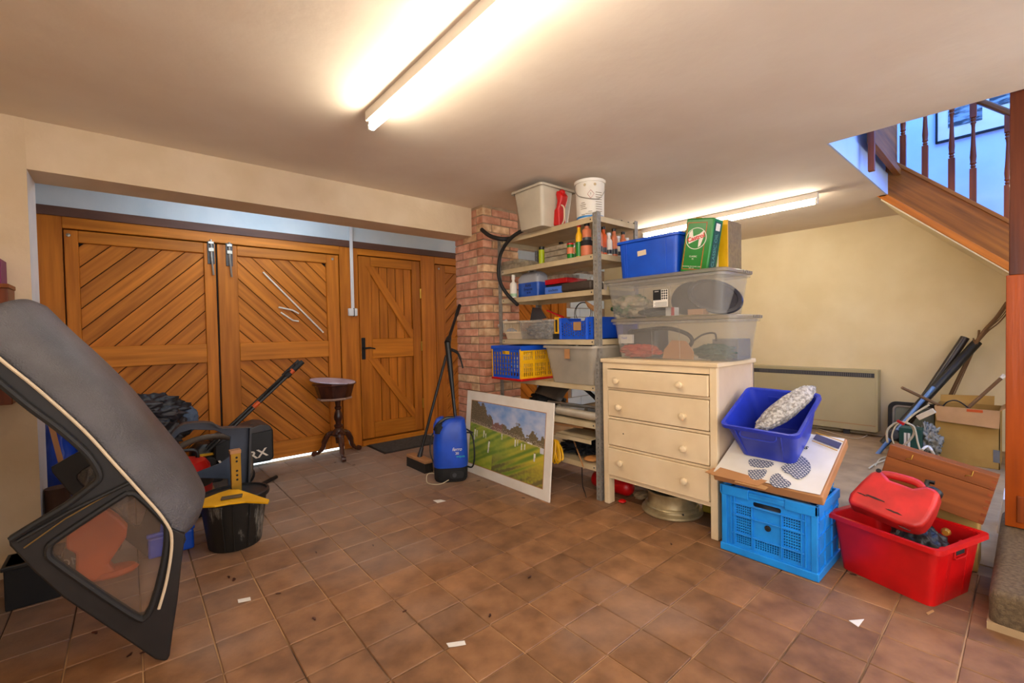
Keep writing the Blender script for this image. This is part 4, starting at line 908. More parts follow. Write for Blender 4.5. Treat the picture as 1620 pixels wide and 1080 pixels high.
part('jug_handle', MB().tube(smoothpath([V((2.70, q[-2].y-.005, z+.17)), V((2.70, q[-2].y-.035, z+.14)), V((2.70, q[-2].y-.035, z+.05)), V((2.70, q[-2].y-.012, z+.012))]), .006), K['piping'], t, smooth=True)
part('spout_cap', MB().lathe([(.012, 0), (.028, .01), (.028, .05), (.01, .065), (0, .065)], 12, Matrix.Translation((2.72, fx(2.72, 889, 305).y, z+.235))), K['red'], t, smooth=True)
tcx, tcy = 2.80, 2.285
t = thing('paint_pail', 'large white paint pail with wire handle and blue base band on the top shelf', 'pail', (tcx, tcy, z))
part('pail_body', MB().lathe([(0, 0), (.104, 0), (.106, .006), (.114, .29), (.114, .30)], 32, loc(tcx, tcy, z)), K['paper'], t, smooth=True)
part('rim_lid', MB().lathe([(.114, .29), (.122, .29), (.123, .312), (.11, .316), (0, .312)], 32, loc(tcx, tcy, z)), K['paper'], t, smooth=True)
part('blue_band', MB().lathe([(.1045, .004), (.1075, .028), (.1075, .034), (.1050, .006)], 32, loc(tcx, tcy, z)), mat('mid_blue_band', '#1b7fc4', .4), t, smooth=True)
dv = V((tcx, tcy, 0)).normalized(); rtv = V((dv.y, -dv.x, 0))
def pl_(a, hh, r_=.117): an = math.atan2(-dv.y, -dv.x)+a; return V((tcx+r_*math.cos(an), tcy+r_*math.sin(an), z+hh))
part('wire_handle', MB().tube(smoothpath([pl_(-1.35, .25, .12), pl_(-.8, .19, .125), pl_(-.1, .155, .128), pl_(.6, .155, .127), pl_(1.35, .24, .124)]), .0025, 6), K['chrome'], t, smooth=True)
g = MB()
for an0, hh, wd in [(-.5, .13, .03), (-.5, .115, .05), (-.5, .10, .04), (-.45, .085, .05), (.0, .06, .03), (-.1, .045, .05), (-.5, .04, .03)]+[(.62, .06+k*.018, .055) for k in range(9)]:
    p = pl_(an0, hh, .1135+.0002); n_ = V((p.x-tcx, p.y-tcy, 0)).normalized(); u_ = V((-n_.y, n_.x, 0))
    g.box(-wd/2, wd/2, -.002, .002, -.002, .0012, frame(p, u_, (0, 0, 1)))
part('small_print', g, mat('faint_print', '#a3927c', .6), t, kind='stuff')
p = pl_(.05, .19, .1145); n_ = V((p.x-tcx, p.y-tcy, 0)).normalized(); u_ = V((-n_.y, n_.x, 0)); dm = frame(p, u_, (0, 0, 1))
g = MB()
for s in (0,):
    for k in range(4):
        a = V((.026*math.cos(k*math.pi/2), .032*math.sin(k*math.pi/2), .002)); b = V((.026*math.cos((k+1)*math.pi/2), .032*math.sin((k+1)*math.pi/2), .002)); g.tube([a, b], .0013, 4)
part('hazard_diamond', g, mat('red_print', '#a32a20', .6), t, mx=dm); text('!', .026, dm @ Matrix.Translation((0, 0, .002)), K['ink'], t)
for a in (-.35, .35):
    p = pl_(a, .265, .1145); n_ = V((p.x-tcx, p.y-tcy, 0)).normalized(); u_ = V((-n_.y, n_.x, 0)); part('round_mark', MB().lathe([(0, .002), (.010, .002), (.011, 0)], 12, frame(p, u_, (0, 0, 1))), K['shelf'], t)
solo('metal_channel', MB().prism([(-.05, 0), (.05, 0), (.05, .035), (.044, .035), (.044, .006), (-.044, .006), (-.044, .035), (-.05, .035)], -.45, .1, frame((3.12, 2.28, z+.002), (1, 0, 0), (0, 0, 1))), K['darkgrey'], 'dark metal channel lying across the back right of the top shelf', 'channel')
# black rubber hose draped at the left end
hs = [fx(2.50, 762, 363), fx(2.50, 775, 373), fx(2.52, 793, 378), fx(2.62, 808, 377)]
t = thing('rubber_hose', 'thick black rubber hose curling round the left end of the shelving', 'hose', (2.55, 3.2, 1.9))
part('hose_end', MB().tube(smoothpath(hs), .019, 10), K['rubber'], t, smooth=True)
hs = [fx(2.62, 836, 362), fx(2.60, 822, 367), fx(2.58, 805, 380), fx(2.58, 792, 402), fx(2.58, 788.5, 428), fx(2.58, 792, 448), fx(2.60, 803, 466), fx(2.61, 819, 482)]
part('hose_loop', MB().tube(smoothpath(hs), .0165, 10), K['rubber'], t, smooth=True)
# --- second shelf
z = row(1)
def case(n, label, x0, x1, z0, X=2.70, dep=.2, h=.045, m='clear', grp=None):
    t, ya, yb = bxy('organiser_case', label, 'organiser case', x0, x1, X, dep, z0, z0+h, K['casep'], grp, .006)
    part('divider', MB().box(X+.01, X+dep-.01, (ya+yb)/2-.001, (ya+yb)/2+.001, z0+.003, z0+h-.003).box(X+dep/2, X+dep/2+.002, yb+.01, ya-.01, z0+.003, z0+h-.003), K['frost'], t)
    part('screws', crumple((X+dep/2, (ya+yb)/2, z0+h*.35), (dep*.42, (ya-yb)*.42, h*.3), .8, n, 3, 5), K['brass'] if n % 2 else K['grey'], t, kind='stuff')
    return t
case(1, 'flat clear organiser case, lower one at the left end of the second shelf', 794, 836, z, 2.68, .25, .05)
case(2, 'small clear organiser case on top of the wide one, second shelf left', 795, 822, z+.052, 2.70, .2, .035)
GS = 'clear organiser cases stacked in the middle of the second shelf'
case(3, 'clear organiser case at the bottom of the stack of three', 862, 899, z, 2.68, .26, .042, grp=GS)
case(4, 'clear organiser case in the middle of the stack of three', 862, 899, z+.044, 2.68, .26, .042, grp=GS)
case(5, 'clear organiser case at the top of the stack of three', 862, 898, z+.088, 2.68, .24, .042, grp=GS)
def yat(x, X=2.70): return sy(x, 470, X)
can('lime_spray_can', 'lime yellow can with black top left of the stacked organiser cases', 'can', 2.74, yat(858.5, 2.74), z, .028, .13, K['lime'], capm=K['black'], capr=.8, neck=False, caph=.025)
can('dark_bottle', 'dark bottle with black cap behind the stacked organiser cases', 'bottle', 2.97, yat(889, 2.97), z, .035, .19, K['mahog'], capm=K['black'], caph=.03)
can('red_topped_tin', 'small red and green tin right of the stacked organiser cases', 'tin', 2.70, yat(904, 2.70), z, .030, .11, K['green'], capm=K['red'], capr=.9, caph=.012, band=(.35, .8, K['salmon']), neck=False)
can('yellow_green_tin', 'small yellow and green tin behind the red topped tin', 'tin', 2.77, yat(912, 2.77), z, .026, .10, K['yellow'], band=(.1, .5, K['green']), neck=False)
can('oil_additive_bottle', 'yellow bottle with green label and red cap on the second shelf', 'bottle', 2.69, yat(917.5, 2.69), z, .026, .23, K['yellow'], capm=K['red'], caph=.03, band=(.02, .5, K['green']))
GB = 'orange labelled treatment bottles at the right end of the second shelf'
can('treatment_tin', 'wide salmon tin with dark top nearest the front right post', 'tin', 2.70, yat(929, 2.70), z, .045, .115, K['salmon'], band=(.66, 1.0, K['blackm']), capr=.9, neck=False)
can('treatment_bottle', 'orange labelled black capped bottle standing on the wide salmon tin', 'bottle', 2.70, yat(930, 2.70), z+.117, .035, .11, K['salmon'], capm=K['black'], caph=.022, band=(.0, .2, K['darkgrey']), group=GB)
for k, (xx, yy_, hh, mm) in enumerate(((2.74, 2.155, .21, 'salmon'), (2.80, 2.16, .2, 'orange'), (2.86, 2.155, .16, 'paper'), (2.92, 2.15, .2, 'salmon'), (2.98, 2.155, .15, 'paper'), (3.04, 2.15, .19, 'salmon'), (3.10, 2.155, .15, 'paper'), (2.80, 2.23, .17, 'salmon'), (2.89, 2.23, .18, 'orange'))):
    can('treatment_bottle', '%s bottle in the row behind the front right post' % ['salmon, first', 'orange, second', 'short white, third', 'salmon, fourth', 'short white, fifth', 'salmon, sixth', 'white, last', 'salmon second-rank', 'orange second-rank'][k], 'bottle', xx, yy_, z, .027, hh, K[mm], capm=K['black' if mm != 'paper' else 'white'], caph=.02, band=(.1, .3, K['darkgrey']), group=GB)
solo('grey_disc', MB().lathe([(0, -.01), (.09, -.01), (.095, 0), (.09, .01), (0, .01)], 28, loc(3.0, yat(902, 3.0), z+.115) @ Matrix.Rotation(math.pi/2-.2, 4, 'Y')), mat('grey_blue_disc', '#8d8f9c', .4), 'grey round disc standing behind the bottles on the second shelf', 'disc', smooth=True)
# --- third shelf
z = row(2)
can('pump_bottle', 'white pump bottle at the left of the third shelf', 'bottle', 2.66, yat(812.5, 2.66), z, .032, .165, K['paper'], capm=K['paper'], capr=.4, caph=.04, band=(.05, .22, mat('pale_green_print', '#9fbf9a', .5)))
ya, yb = yat(818.5, 2.70), yat(851, 2.70); ym = (ya+yb)/2
t = thing('antifreeze_container', 'translucent jerrycan half full of blue antifreeze with handwritten label', 'jerrycan', (2.78, ym, z))
def rr3(z_, e, dx=0): return [(a+dx, b, z_) for a, b in rrect(2.70+e, 2.86-e, yb+e, ya-e, .03)]
part('jerrycan', MB().loft([rr3(z, .004), rr3(z+.01, 0), rr3(z+.17, 0), rr3(z+.21, .025), rr3(z+.225, .05)]), mat('milky_plastic', '#b5b6bc', .35, alpha=.8), t, smooth=True)
part('liquid', MB().loft([[(a, b, z_) for a, b in rrect(2.699, 2.861, yb-.001, ya+.001, .03)] for z_ in (z+.004, z+.125)]), K['liquid'], t, smooth=True)
part('handle', MB().tube(smoothpath([(2.76, ym+.05, z+.205), (2.76, ym+.03, z+.238), (2.76, ym-.03, z+.238), (2.76, ym-.06, z+.2)]), .011), K['frost'], t, smooth=True)
part('cap', MB().lathe([(.02, 0), (.024, 0), (.024, .022), (0, .024)], 14, loc(2.78, ym+.02, z+.215)), K['ink'], t, smooth=True)
lm = frame((2.698, ym-.012, z+.10), (0, -1, .03), (0, 0.03, 1)); text('Anti', .042, lm, K['ink'], t, sx=1.1); text('Freeze', .038, lm @ Matrix.Translation((.0, -.035, 0)), K['ink'], t, sx=1.1); text('20 50', .022, lm @ Matrix.Translation((.005, -.066, 0)), K['ink'], t)
can('green_oil_bottle', 'green and yellow bottle peeping out right of the antifreeze container', 'bottle', 2.93, yat(853, 2.93), z, .03, .12, K['lime'], band=(.1, .8, K['green']))
bxy('blue_socket_case', 'small blue lettered case at the front of the third shelf', 'case', 862, 888, 2.66, .13, z, z+.058, mat('pale_blue_case', '#4a76d0', .4), bev=.005)
c0 = fx(2.659, 875, 466); text('sockets', .03, frame((2.6595, c0.y, z+.028), (0, -1, 0), (0, 0, 1)), K['ink'], bpy.data.objects['blue_socket_case'], sx=1.2)
bxy('black_tool_tray', 'black plastic tray under the red tray on the third shelf', 'tray', 853, 893, 2.80, .25, z, z+.095, K['black'], bev=.006)
bxy('red_tool_tray', 'flat red plastic tray on top of the black one on the third shelf', 'tray', 852, 897, 2.79, .27, z+.096, z+.14, K['red'], bev=.006)
case(7, 'clear compartment case on top of the red tray', 858, 893, z+.141, 2.82, .2, .04)
bxy('brown_pistol_case', 'long dark brown rounded case at the right of the third shelf', 'case', 887, 936, 2.655, .16, z, z+.075, mat('dark_brown_case', '#40352c', .45, hx2='#362c25'), bev=.02)
bxy('beige_carton', 'shallow beige carton behind the dark brown case', 'carton', 905, 937, 2.90, .2, z, z+.10, K['shelf'], bev=.004)
solo('clear_parts_bag', crumple((2.98, yat(920, 2.98), z+.155), (.08, .10, .05), .5, 55, 4, 3), K['clear'], 'bag of small parts lying on the beige carton on the third shelf', 'bag', smooth='all')
bxy('teal_box', 'small teal box behind the red tray', 'box', 898, 905, 3.0, .08, z, z+.17, mat('teal_card', '#0f5f92', .5))
# --- fourth shelf
z = row(3)
ya, yb = yat(789, 2.60), yat(819, 2.60)
t = thing('cream_basket', 'cream slatted plastic basket at the left end of the fourth shelf', 'basket', (2.75, (ya+yb)/2, z))
rimz = z+.165
tub(t, 2.645, 2.88, yb, ya-.002, rimz-.02, rimz, K['piping'], .002, r=.02, rim=.008, name='rim')
tub(t, 2.65, 2.875, yb+.008, ya-.008, z, z+.07, K['piping'], .015, r=.02, rim=0, name='solid_base')
for k in range(13):
    y = yb+.012+(ya-yb-.024)*k/12; part('slat', MB().box(2.647, 2.650, y-.0035, y+.0035, z+.06, rimz-.01), K['piping'], t)
for k in range(12):
    x = 2.66+k*.018
    for yy_ in (yb+.006, ya-.008): part('slat', MB().box(x-.003, x+.003, yy_, yy_+.003, z+.06, rimz-.01), K['piping'], t)
solo('blue_sponge_roll', crumple((2.71, yat(808, 2.71), z+.055), (.05, .06, .05), .5, 61, 3, 3), mat('cyan_foam', '#1d8ed0', .6), 'crumpled bright blue cloth inside the cream basket', 'cloth', smooth='all')
solo('grey_rag', crumple((2.76, yat(798, 2.76), z+.12), (.07, .06, .06), .6, 62, 3, 3), K['paper'], 'pale rag inside the cream basket', 'rag', smooth='all')
ya, yb = yat(820, 2.62), yat(872, 2.62)
t = thing('clear_parts_tub', 'clear plastic tub of assorted parts on the fourth shelf', 'tub', (2.76, (ya+yb)/2, z))
tub(t, 2.60, 2.90, yb, ya, z, z+.165, K['clear'], .02, r=.03)
solo('mixed_parts', crumple((2.75, (ya+yb)/2, z+.075), (.11, .17, .07), .9, 63, 5, 4), mat('mixed_parts', '#8f8a84', .5, hx2='#4a5560', scale=22, contrast=(.4, .6)), 'jumble of grey parts filling the clear tub on the fourth shelf', 'parts', smooth='all')
solo('grey_metal_plate', MB().prism([(0, 0), (.22, 0), (.15, .1), (.05, .12)], 0, .004, frame((2.80, yat(838, 2.8), z+.16), (0, -1, .1), (0, .1, 1))), K['darkgrey'], 'bent grey metal plate sticking out above the clear tub', 'plate')
yl_ = yat(877.5, 2.64)
t = thing('yellow_spirit_level', 'short yellow spirit level standing on end between tub and blue basket', 'spirit level', (2.66, yl_, z))
part('level_body', MB().box(2.655, 2.68, yl_-.026, yl_+.026, z+.045, z+.18), K['yellow'], t, bev=.003); part('level_vial', MB().box(2.653, 2.656, yl_-.010, yl_+.010, z+.06, z+.16), K['ink'], t)
part('level_foot', MB().box(2.655, 2.70, yl_-.05, yl_+.05, z, z+.045), K['blackm'], t, bev=.003)
ya, yb = yat(881, 2.66), yat(938, 2.66)
t = thing('blue_mesh_basket', 'bright blue mesh basket of papers on the right of the fourth shelf', 'basket', (2.8, (ya+yb)/2, z))
hol = []
ny = 14
for i in range(ny):
    for j in range(5):
        cy_ = .02+(ya-yb-.04)*(i+.5)/ny; cz_ = .03+j*.021+(.0105 if i % 2 else 0); hol.append([(cy_-.008, cz_), (cy_, cz_-.0085), (cy_+.008, cz_), (cy_, cz_+.0085)])
O = [(0, 0), (ya-yb, 0), (ya-yb, .17), (ya-yb-.10, .17), (ya-yb-.13, .14), (.09, .14), (.06, .17), (0, .17)]
part('front_mesh', flatmesh([(ya-yb-a, b) for a, b in O], hol, .004), K['bblue'], t, mx=frame((2.66, ya, z), (0, -1, 0), (0, 0, 1)))
part('end_wall', MB().box(2.66, 2.95, yb, yb+.004, z, z+.17), K['bblue'], t); part('end_wall', MB().box(2.66, 2.95, ya-.004, ya, z, z+.17), K['bblue'], t)
part('back_wall', MB().box(2.945, 2.95, yb, ya, z, z+.15), K['bblue'], t); part('floor_panel', MB().box(2.66, 2.95, yb, ya, z, z+.006), K['bblue'], t)
for a in (yb+.06, ya-.04): part('corner_rib', MB().tube([(2.655, a, z), (2.655, a, z+.165)], .012), K['bblue'], t, smooth=True)
solo('paper_tag', MB().box(2.652, 2.655, yat(918, 2.65), yat(906, 2.65), z+.07, z+.135), K['card'], 'small beige card tied to the front of the blue mesh basket', 'tag')
solo('envelope_stack', MB().box(2.70, 2.9, yb+.10, ya-.03, z+.01, z+.13, Matrix.Identity(4)), K['card'], 'brown envelopes standing in the blue mesh basket', 'envelopes', bev=.004)
solo('wooden_handled_brush', MB().tube([V((2.76, yb+.16, z+.30)), V((2.74, yb+.10, z+.26)), V((2.72, yb+.01, z+.215))], [.004, .018, .02], 8), K['tan'], 'wooden handled brush poking out of the blue mesh basket', 'brush', smooth=True)
cyr = yat(922, 2.98)
g = MB()
for r_, dz in ((.10, 0), (.085, .012)): g.tube([V((2.98+.01*r_, cyr+r_*math.cos(a), z+.21+dz+r_*math.sin(a))) for a in [k*math.pi/16 for k in range(32)]], .003, 6, closed=True)
solo('black_wire_coil', g, K['black'], 'loose coil of thin black wire standing behind the blue mesh basket', 'wire', smooth=True)
solo('folding_ruler_bundle', MB().box(-.1, .1, -.01, .01, -.006, .006, frame((2.78, yat(878, 2.78), z+.215), (0, -1, -.35), (1, 0, 0))), K['red'], 'red and black tool lying across the spirit level', 'tool')
t, a_, b_ = bxy('violet_crate', 'violet blue perforated crate at the back right of the fourth shelf', 'crate', 962, 985, 2.95, .2, z, z+.12, K['vblue'])
# --- fifth shelf
z = row(4)
ya, yc = yat(777, 2.48), yat(822, 2.48)
t = thing('blue_yellow_crate', 'folding crate with blue front, yellow side and red base on the fifth shelf', 'crate', (2.7, (ya+yc)/2, z))
X0, X1 = 2.48, 2.48+.46; Wd = ya-yc; Hh = .268
hol = []
for i in range(9):
    for j in range(6):
        if j == 5 and 3 <= i <= 5: continue
        a = .022+(Wd-.044)*(i+.12)/9; b = .022+(Hh-.06)*(j+.08)/6; hol.append([(a, b), (a+(Wd-.044)/9*.62, b), (a+(Wd-.044)/9*.62, b+(Hh-.06)/6*.8), (a, b+(Hh-.06)/6*.8)])
hol.append([(Wd*.36, Hh-.062), (Wd*.64, Hh-.062), (Wd*.64, Hh-.032), (Wd*.36, Hh-.032)])
part('front_grille', flatmesh([(0, 0), (Wd, 0), (Wd, Hh), (0, Hh)], hol, .006), K['bblue'], t, mx=frame((X0, ya, z+.018), (0, -1, 0), (0, 0, 1)))
hol = []
SW = X1-X0
for i in range(18):
    for j in range(2):
        for jj in range(3 if j == 0 else 2):
            a = .03+(SW-.06)*(i+.1)/18; b = .02+j*.14+jj*.038
            if i in (5, 12): continue
            hol.append([(a, b), (a+.011, b), (a+.011, b+.032), (a, b+.032)])
sidem = flatmesh([(0, 0), (SW, 0), (SW, Hh-.02), (0, Hh-.02)], hol, .006); sidem.materials.append(K['yellow'])
part('side_grille', sidem, None, t, mx=frame((X0, yc, z+.018), (1, 0, 0), (0, 0, 1)), label='yellow slotted side panel')
part('side_grille', sidem, None, t, mx=frame((X0, ya, z+.018), (1, 0, 0), (0, 0, 1)))
part('back_panel', MB().box(X1-.006, X1, yc, ya, z+.018, z+Hh), K['bblue'], t)
part('base_tray', MB().box(X0-.008, X1+.008, yc-.008, ya+.008, z, z+.02), K['red'], t, bev=.004, label='red base')
part('rim_front', MB().box(X0-.008, X0+.006, yc-.008, ya+.008, z+Hh, z+Hh+.03), K['bblue'], t, bev=.003); part('rim_side', MB().box(X0, X1, yc-.008, yc+.006, z+Hh-.01, z+Hh+.03), K['bblue'], t, bev=.003)
part('rim_side', MB().box(X0, X1, ya-.006, ya+.008, z+Hh-.01, z+Hh+.03), K['bblue'], t, bev=.003); part('rim_back', MB().box(X1-.006, X1+.008, yc-.008, ya+.008, z+Hh, z+Hh+.03), K['bblue'], t, bev=.003)
part('hand_grip', MB().box(X0-.006, X0+.012, yc+Wd*.38, yc+Wd*.5, z+Hh-.045, z+Hh-.016), K['yellow'], t, bev=.003)
for y in (yc+.006, ya-.006): part('corner_post', MB().box(X0-.004, X0+.012, y-.008, y+.008, z+.018, z+Hh), K['yellow'], t, bev=.002)
solo('crumpled_plastic', crumple((2.72, (ya+yc)/2, z+.12), (.15, .11, .09), .8, 71, 4, 3), K['paper'], 'crumpled white plastic inside the blue and yellow crate', 'plastic', smooth='all')
# frosted tub
ya, yb = yat(857, 2.60), yat(935, 2.60)
t = thing('frosted_tub', 'big frosted translucent tub of round parts on the fifth shelf', 'tub', (2.8, (ya+yb)/2, z))
tub(t, 2.60, 3.02, yb-.02, ya, z, z+.30, mat('hazy_plastic', '#cfc3ae', .35, alpha=.42), .045, r=.06, rim=.014)
cx_ = (ya+yb)/2
for k, (dy, r_) in enumerate(((.12, .10), (.07, .115), (.03, .115), (-.01, .11), (-.06, .10))):
    solo('brake_disc', MB().lathe([(.03, -.006), (r_, -.006), (r_, .006), (.03, .006), (.03, -.006)], 28, loc(2.80, cx_+dy, z+.012+r_) @ Matrix.Rotation(math.pi/2+.25, 4, 'X')), K['darkgrey'] if k % 2 else K['grey'],
         'round metal disc on edge inside the frosted tub', 'disc', 'discs in the frosted tub', smooth=True)
for k, (xx, l) in enumerate(((897, 'left'), (922, 'right'))):
    solo('black_round_cover', MB().lathe([(0, -.02), (.06, -.02), (.07, 0), (.06, .02), (0, .02)], 24, loc(2.92, yat(xx, 2.9), z+.275) @ Matrix.Rotation(math.pi/2, 4, 'Y')), K['blackm'], 'black round cover showing above the frosted tub rim, the %s one' % l, 'cover', 'black covers in the frosted tub', smooth=True)
solo('brown_label', MB().box(2.592, 2.596, yat(899, 2.59), yat(891, 2.59), z+.20, z+.275), K['tan'], 'brown paper label hanging on the front of the frosted tub', 'label')
# --- sixth and seventh shelves: scrap metal
z = row(5)
t = thing('silver_pipe', 'fat silver exhaust pipe lying along the sixth shelf', 'pipe', (2.64, 2.4, z))
part('pipe', MB().tube([(2.70, 2.62, z+.045), (2.68, 2.13, z+.045)], .032, 16), mat('pale_pipe_metal', '#cfc2ab', .35, metal=.3), t, smooth=True)
part('pipe_flange', MB().tube([(2.70, 2.59, z+.045), (2.70, 2.575, z+.045)], .042, 16), K['chrome'], t, smooth=True)
def plate(x0, y0, x1, y1, zz, th, m, label, lean=0, name='metal_plate', cat='plate'):
    solo(name, MB().box(x0, x1, y0, y1, zz, zz+th, Matrix.Translation((x0, y0, zz)) @ Matrix.Rotation(lean, 4, 'Y') @ Matrix.Translation((-x0, -y0, -zz))), K[m], label, cat, bev=.003)
solo('rusty_cowl', MB().grid(lambda u, v: (2.78+.25*u, 2.62+.32*v, z+.10+.12*math.sin(u*2.2)+.05*v), 10, 4), mat('dull_brown_grey', '#5f5245', .5, hx2='#4a4037'), 'curved dull grey-brown cowl leaning on the sixth shelf', 'cowl', smooth='all').modifiers.new('s', 'SOLIDIFY').thickness = .004
plate(2.74, 2.30, 3.1, 2.60, z+.001, .02, 'darkgrey', 'flat dark metal plate lying on the sixth shelf')
solo('bright_bracket', MB().box(2.69, 2.73, 2.665, 2.72, z+.001, z+.075).box(2.73, 2.80, 2.67, 2.69, z+.02, z+.06), K['chrome'], 'bright metal bracket at the middle of the sixth shelf', 'bracket', bev=.004)
solo('bright_rod', MB().tube([(2.76, 2.75, z+.09), (2.82, 2.25, z+.085)], .012, 10), K['chrome'], 'upper bright rod on the sixth shelf', 'rod', smooth=True)
solo('bright_cylinder', MB().tube([(2.77, 2.60, z+.055), (2.80, 2.36, z+.055)], .026, 14), K['chrome'], 'short bright cylinder behind the silver pipe', 'cylinder', smooth=True)
solo('black_curved_arm', MB().tube(smoothpath([(2.9, 2.72, z+.22), (2.88, 2.5, z+.235), (2.86, 2.32, z+.16), (2.86, 2.2, z+.05)]), .016, 10), K['blackm'], 'black curved arm arching above the scrap on the sixth shelf', 'arm', smooth=True)
solo('white_magazine', MB().box(2.68, 2.9, 2.85, 3.1, z+.001, z+.02), K['paper'], 'white magazine at the left of the sixth shelf', 'magazine')
solo('black_bundle', crumple((2.92, 2.92, z+.08), (.14, .16, .07), .6, 81, 4, 3, z), K['blackm'], 'black bundle on the left of the sixth shelf', 'bundle', smooth='all')
solo('brass_pipe', MB().tube([(2.685, 2.60, z-.07), (2.68, 2.30, z-.055)], .011, 8), K['tan'], 'thin copper-coloured pipe just below the sixth shelf edge', 'pipe', smooth=True)
solo('loose_tray', MB().box(2.64, 2.9, 2.18, 2.55, z-.135, z-.128, Matrix.Identity(4)).box(2.64, 2.645, 2.18, 2.55, z-.165, z-.128), K['shelf'], 'loose beige metal tray resting between the sixth and seventh shelves', 'tray', bev=.002)
solo('brown_back_board', MB().box(3.12, 3.15, 2.2, 2.75, .26, .52), K['tan'], 'brown board standing at the back of the seventh shelf', 'board')
z = row(6)
t = thing('yellow_air_hose', 'coil of bright yellow hose hanging off the seventh shelf', 'hose', (2.66, 2.6, z))
for k in range(11):
    a = k/10; g = MB(); r_ = .085; 
    hc = fx(2.61, 878, 714); cen = V((2.61+.015*math.sin(k*1.3), hc.y+.05-.010*k, hc.z+.006*math.sin(k*2.1))); tl_ = -.5+.14*k
    part('hose_turn', g.tube([cen+V((.02*math.sin(b_), .30*r_*math.cos(b_)+.55*r_*math.sin(b_)*math.sin(tl_), r_*math.sin(b_)*math.cos(tl_))) for b_ in [q_*math.pi/10 for q_ in range(20)]], .0085, 8, closed=True), K['yellow'], t, smooth=True)
solo('black_tools_heap', crumple((2.9, 2.45, z+.05), (.18, .22, .05), .9, 91, 5, 4, z), K['blackm'], 'heap of black tools along the back of the seventh shelf', 'tools', smooth='all')
solo('tan_leather_scrap', crumple((2.74, 2.24, z+.02), (.07, .07, .018), .5, 92, 3, 2, z), mat('orange_tan', '#c98a4a', .6), 'orange-tan leather scrap at the right of the seventh shelf', 'scrap', smooth='all')
solo('thin_copper_rod', MB().tube([(2.80, 2.50, z+.11), (2.66, 2.30, z+.012), (2.62, 2.245, z-.02)], .006, 8), K['tan'], 'thin rod sticking out over the front of the seventh shelf', 'rod', smooth=True)
t = thing('red_air_tank', 'red air tank lying on the floor below the shelving', 'tank', (2.9, 2.1, 0))
part('tank', MB().lathe([(0, -.19), (.03, -.187), (.058, -.165), (.065, -.14), (.065, .14), (.058, .165), (.03, .187), (0, .19)], 24, loc(2.88, 2.17, .066) @ Matrix.Rotation(math.pi/2, 4, 'X')), K['red'], t, smooth=True)
solo('black_lead', MB().tube(smoothpath([(2.74, 2.36, .22), (2.72, 2.34, .05), (2.68, 2.28, .006), (2.62, 2.22, .006)]), .004, 6), K['black'], 'thin black lead hanging down beside the red tank', 'lead', smooth=True)
# ================================================================== CHEST OF DRAWERS AND WHAT STANDS ON IT
CX0, CX1, CY0, CY1, CT = 2.65, 3.20, 1.225, 2.07, 1.07
t = chest = thing('chest_of_drawers', 'cream painted four-drawer chest with round knobs, one knob missing', 'chest of drawers', ((CX0+CX1)/2, (CY0+CY1)/2, 0))
part('top', MB().box(CX0-.012, CX1, CY0-.012, CY1+.012, CT-.028, CT), K['cream'], t, bev=.006)
for y0, y1 in ((CY0, CY0+.045), (CY1-.045, CY1)):
    part('front_stile', MB().box(CX0, CX0+.03, y0, y1, 0, CT-.028), K['cream'], t, bev=.004)
for y0 in (CY0, CY1-.02): part('side_panel', MB().box(CX0+.03, CX1-.04, y0+.003, y0+.018, .19, CT-.028), K['creams'], t)
for y0 in (CY0, CY1-.045): part('back_leg', MB().box(CX1-.045, CX1-.005, y0, y0+.045, 0, CT-.028), K['creams'], t, bev=.003)
for y0 in (CY0+.002, CY1-.042): part('leg', MB().box(CX0+.028, CX0+.07, y0, y0+.04, 0, .22), K['cream'], t, bev=.003)
part('back_panel', MB().box(CX1-.02, CX1-.01, CY0, CY1, .19, CT-.028), K['tan'], t)
part('frieze', MB().box(CX0+.002, CX0+.03, CY0+.045, CY1-.045, 1.0, CT-.028), K['cream'], t)
for z in (.852, .640, .43, .195): part('rail', MB().box(CX0+.004, CX0+.03, CY0+.045, CY1-.045, z-.006 if z > .2 else z, z+.009 if z > .2 else z+.025), K['cream'], t)
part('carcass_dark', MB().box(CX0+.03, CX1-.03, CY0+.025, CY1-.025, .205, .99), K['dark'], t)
DR = [(.862, .995, -.016), (.652, .845, -.004), (.442, .632, -.006), (.222, .423, -.014)]
KN = [[(977, 602), (1077, 608)], [(981, 644), (1082, 658)], [(1083.5, 709)], [(983.5, 732), (1085, 760)]]
for k, (z0, z1, dx) in enumerate(DR):
    d = part('drawer', MB().box(CX0+dx, CX0+.03, CY0+.05, CY1-.05, z0+.003, z1-.003), K['cream'], t, bev=.003)
    for (x_, y_) in KN[k]:
        p = fx(CX0+dx, x_, y_)
        part('knob', MB().lathe([(.012, 0), (.011, .012), (.019, .018), (.023, .028), (.019, .038), (.008, .042), (0, .042)], 20, frame((CX0+dx, p.y, p.z), (0, -1, 0), (0, 0, 1))), K['cream'], d, smooth=True)
p = fx(CX0-.006, 986, 686); part('screw_hole', MB().lathe([(0, .001), (.004, .001), (.005, 0)], 8, frame((CX0-.006, p.y, p.z), (0, -1, 0), (0, 0, 1))), K['ink'], t)
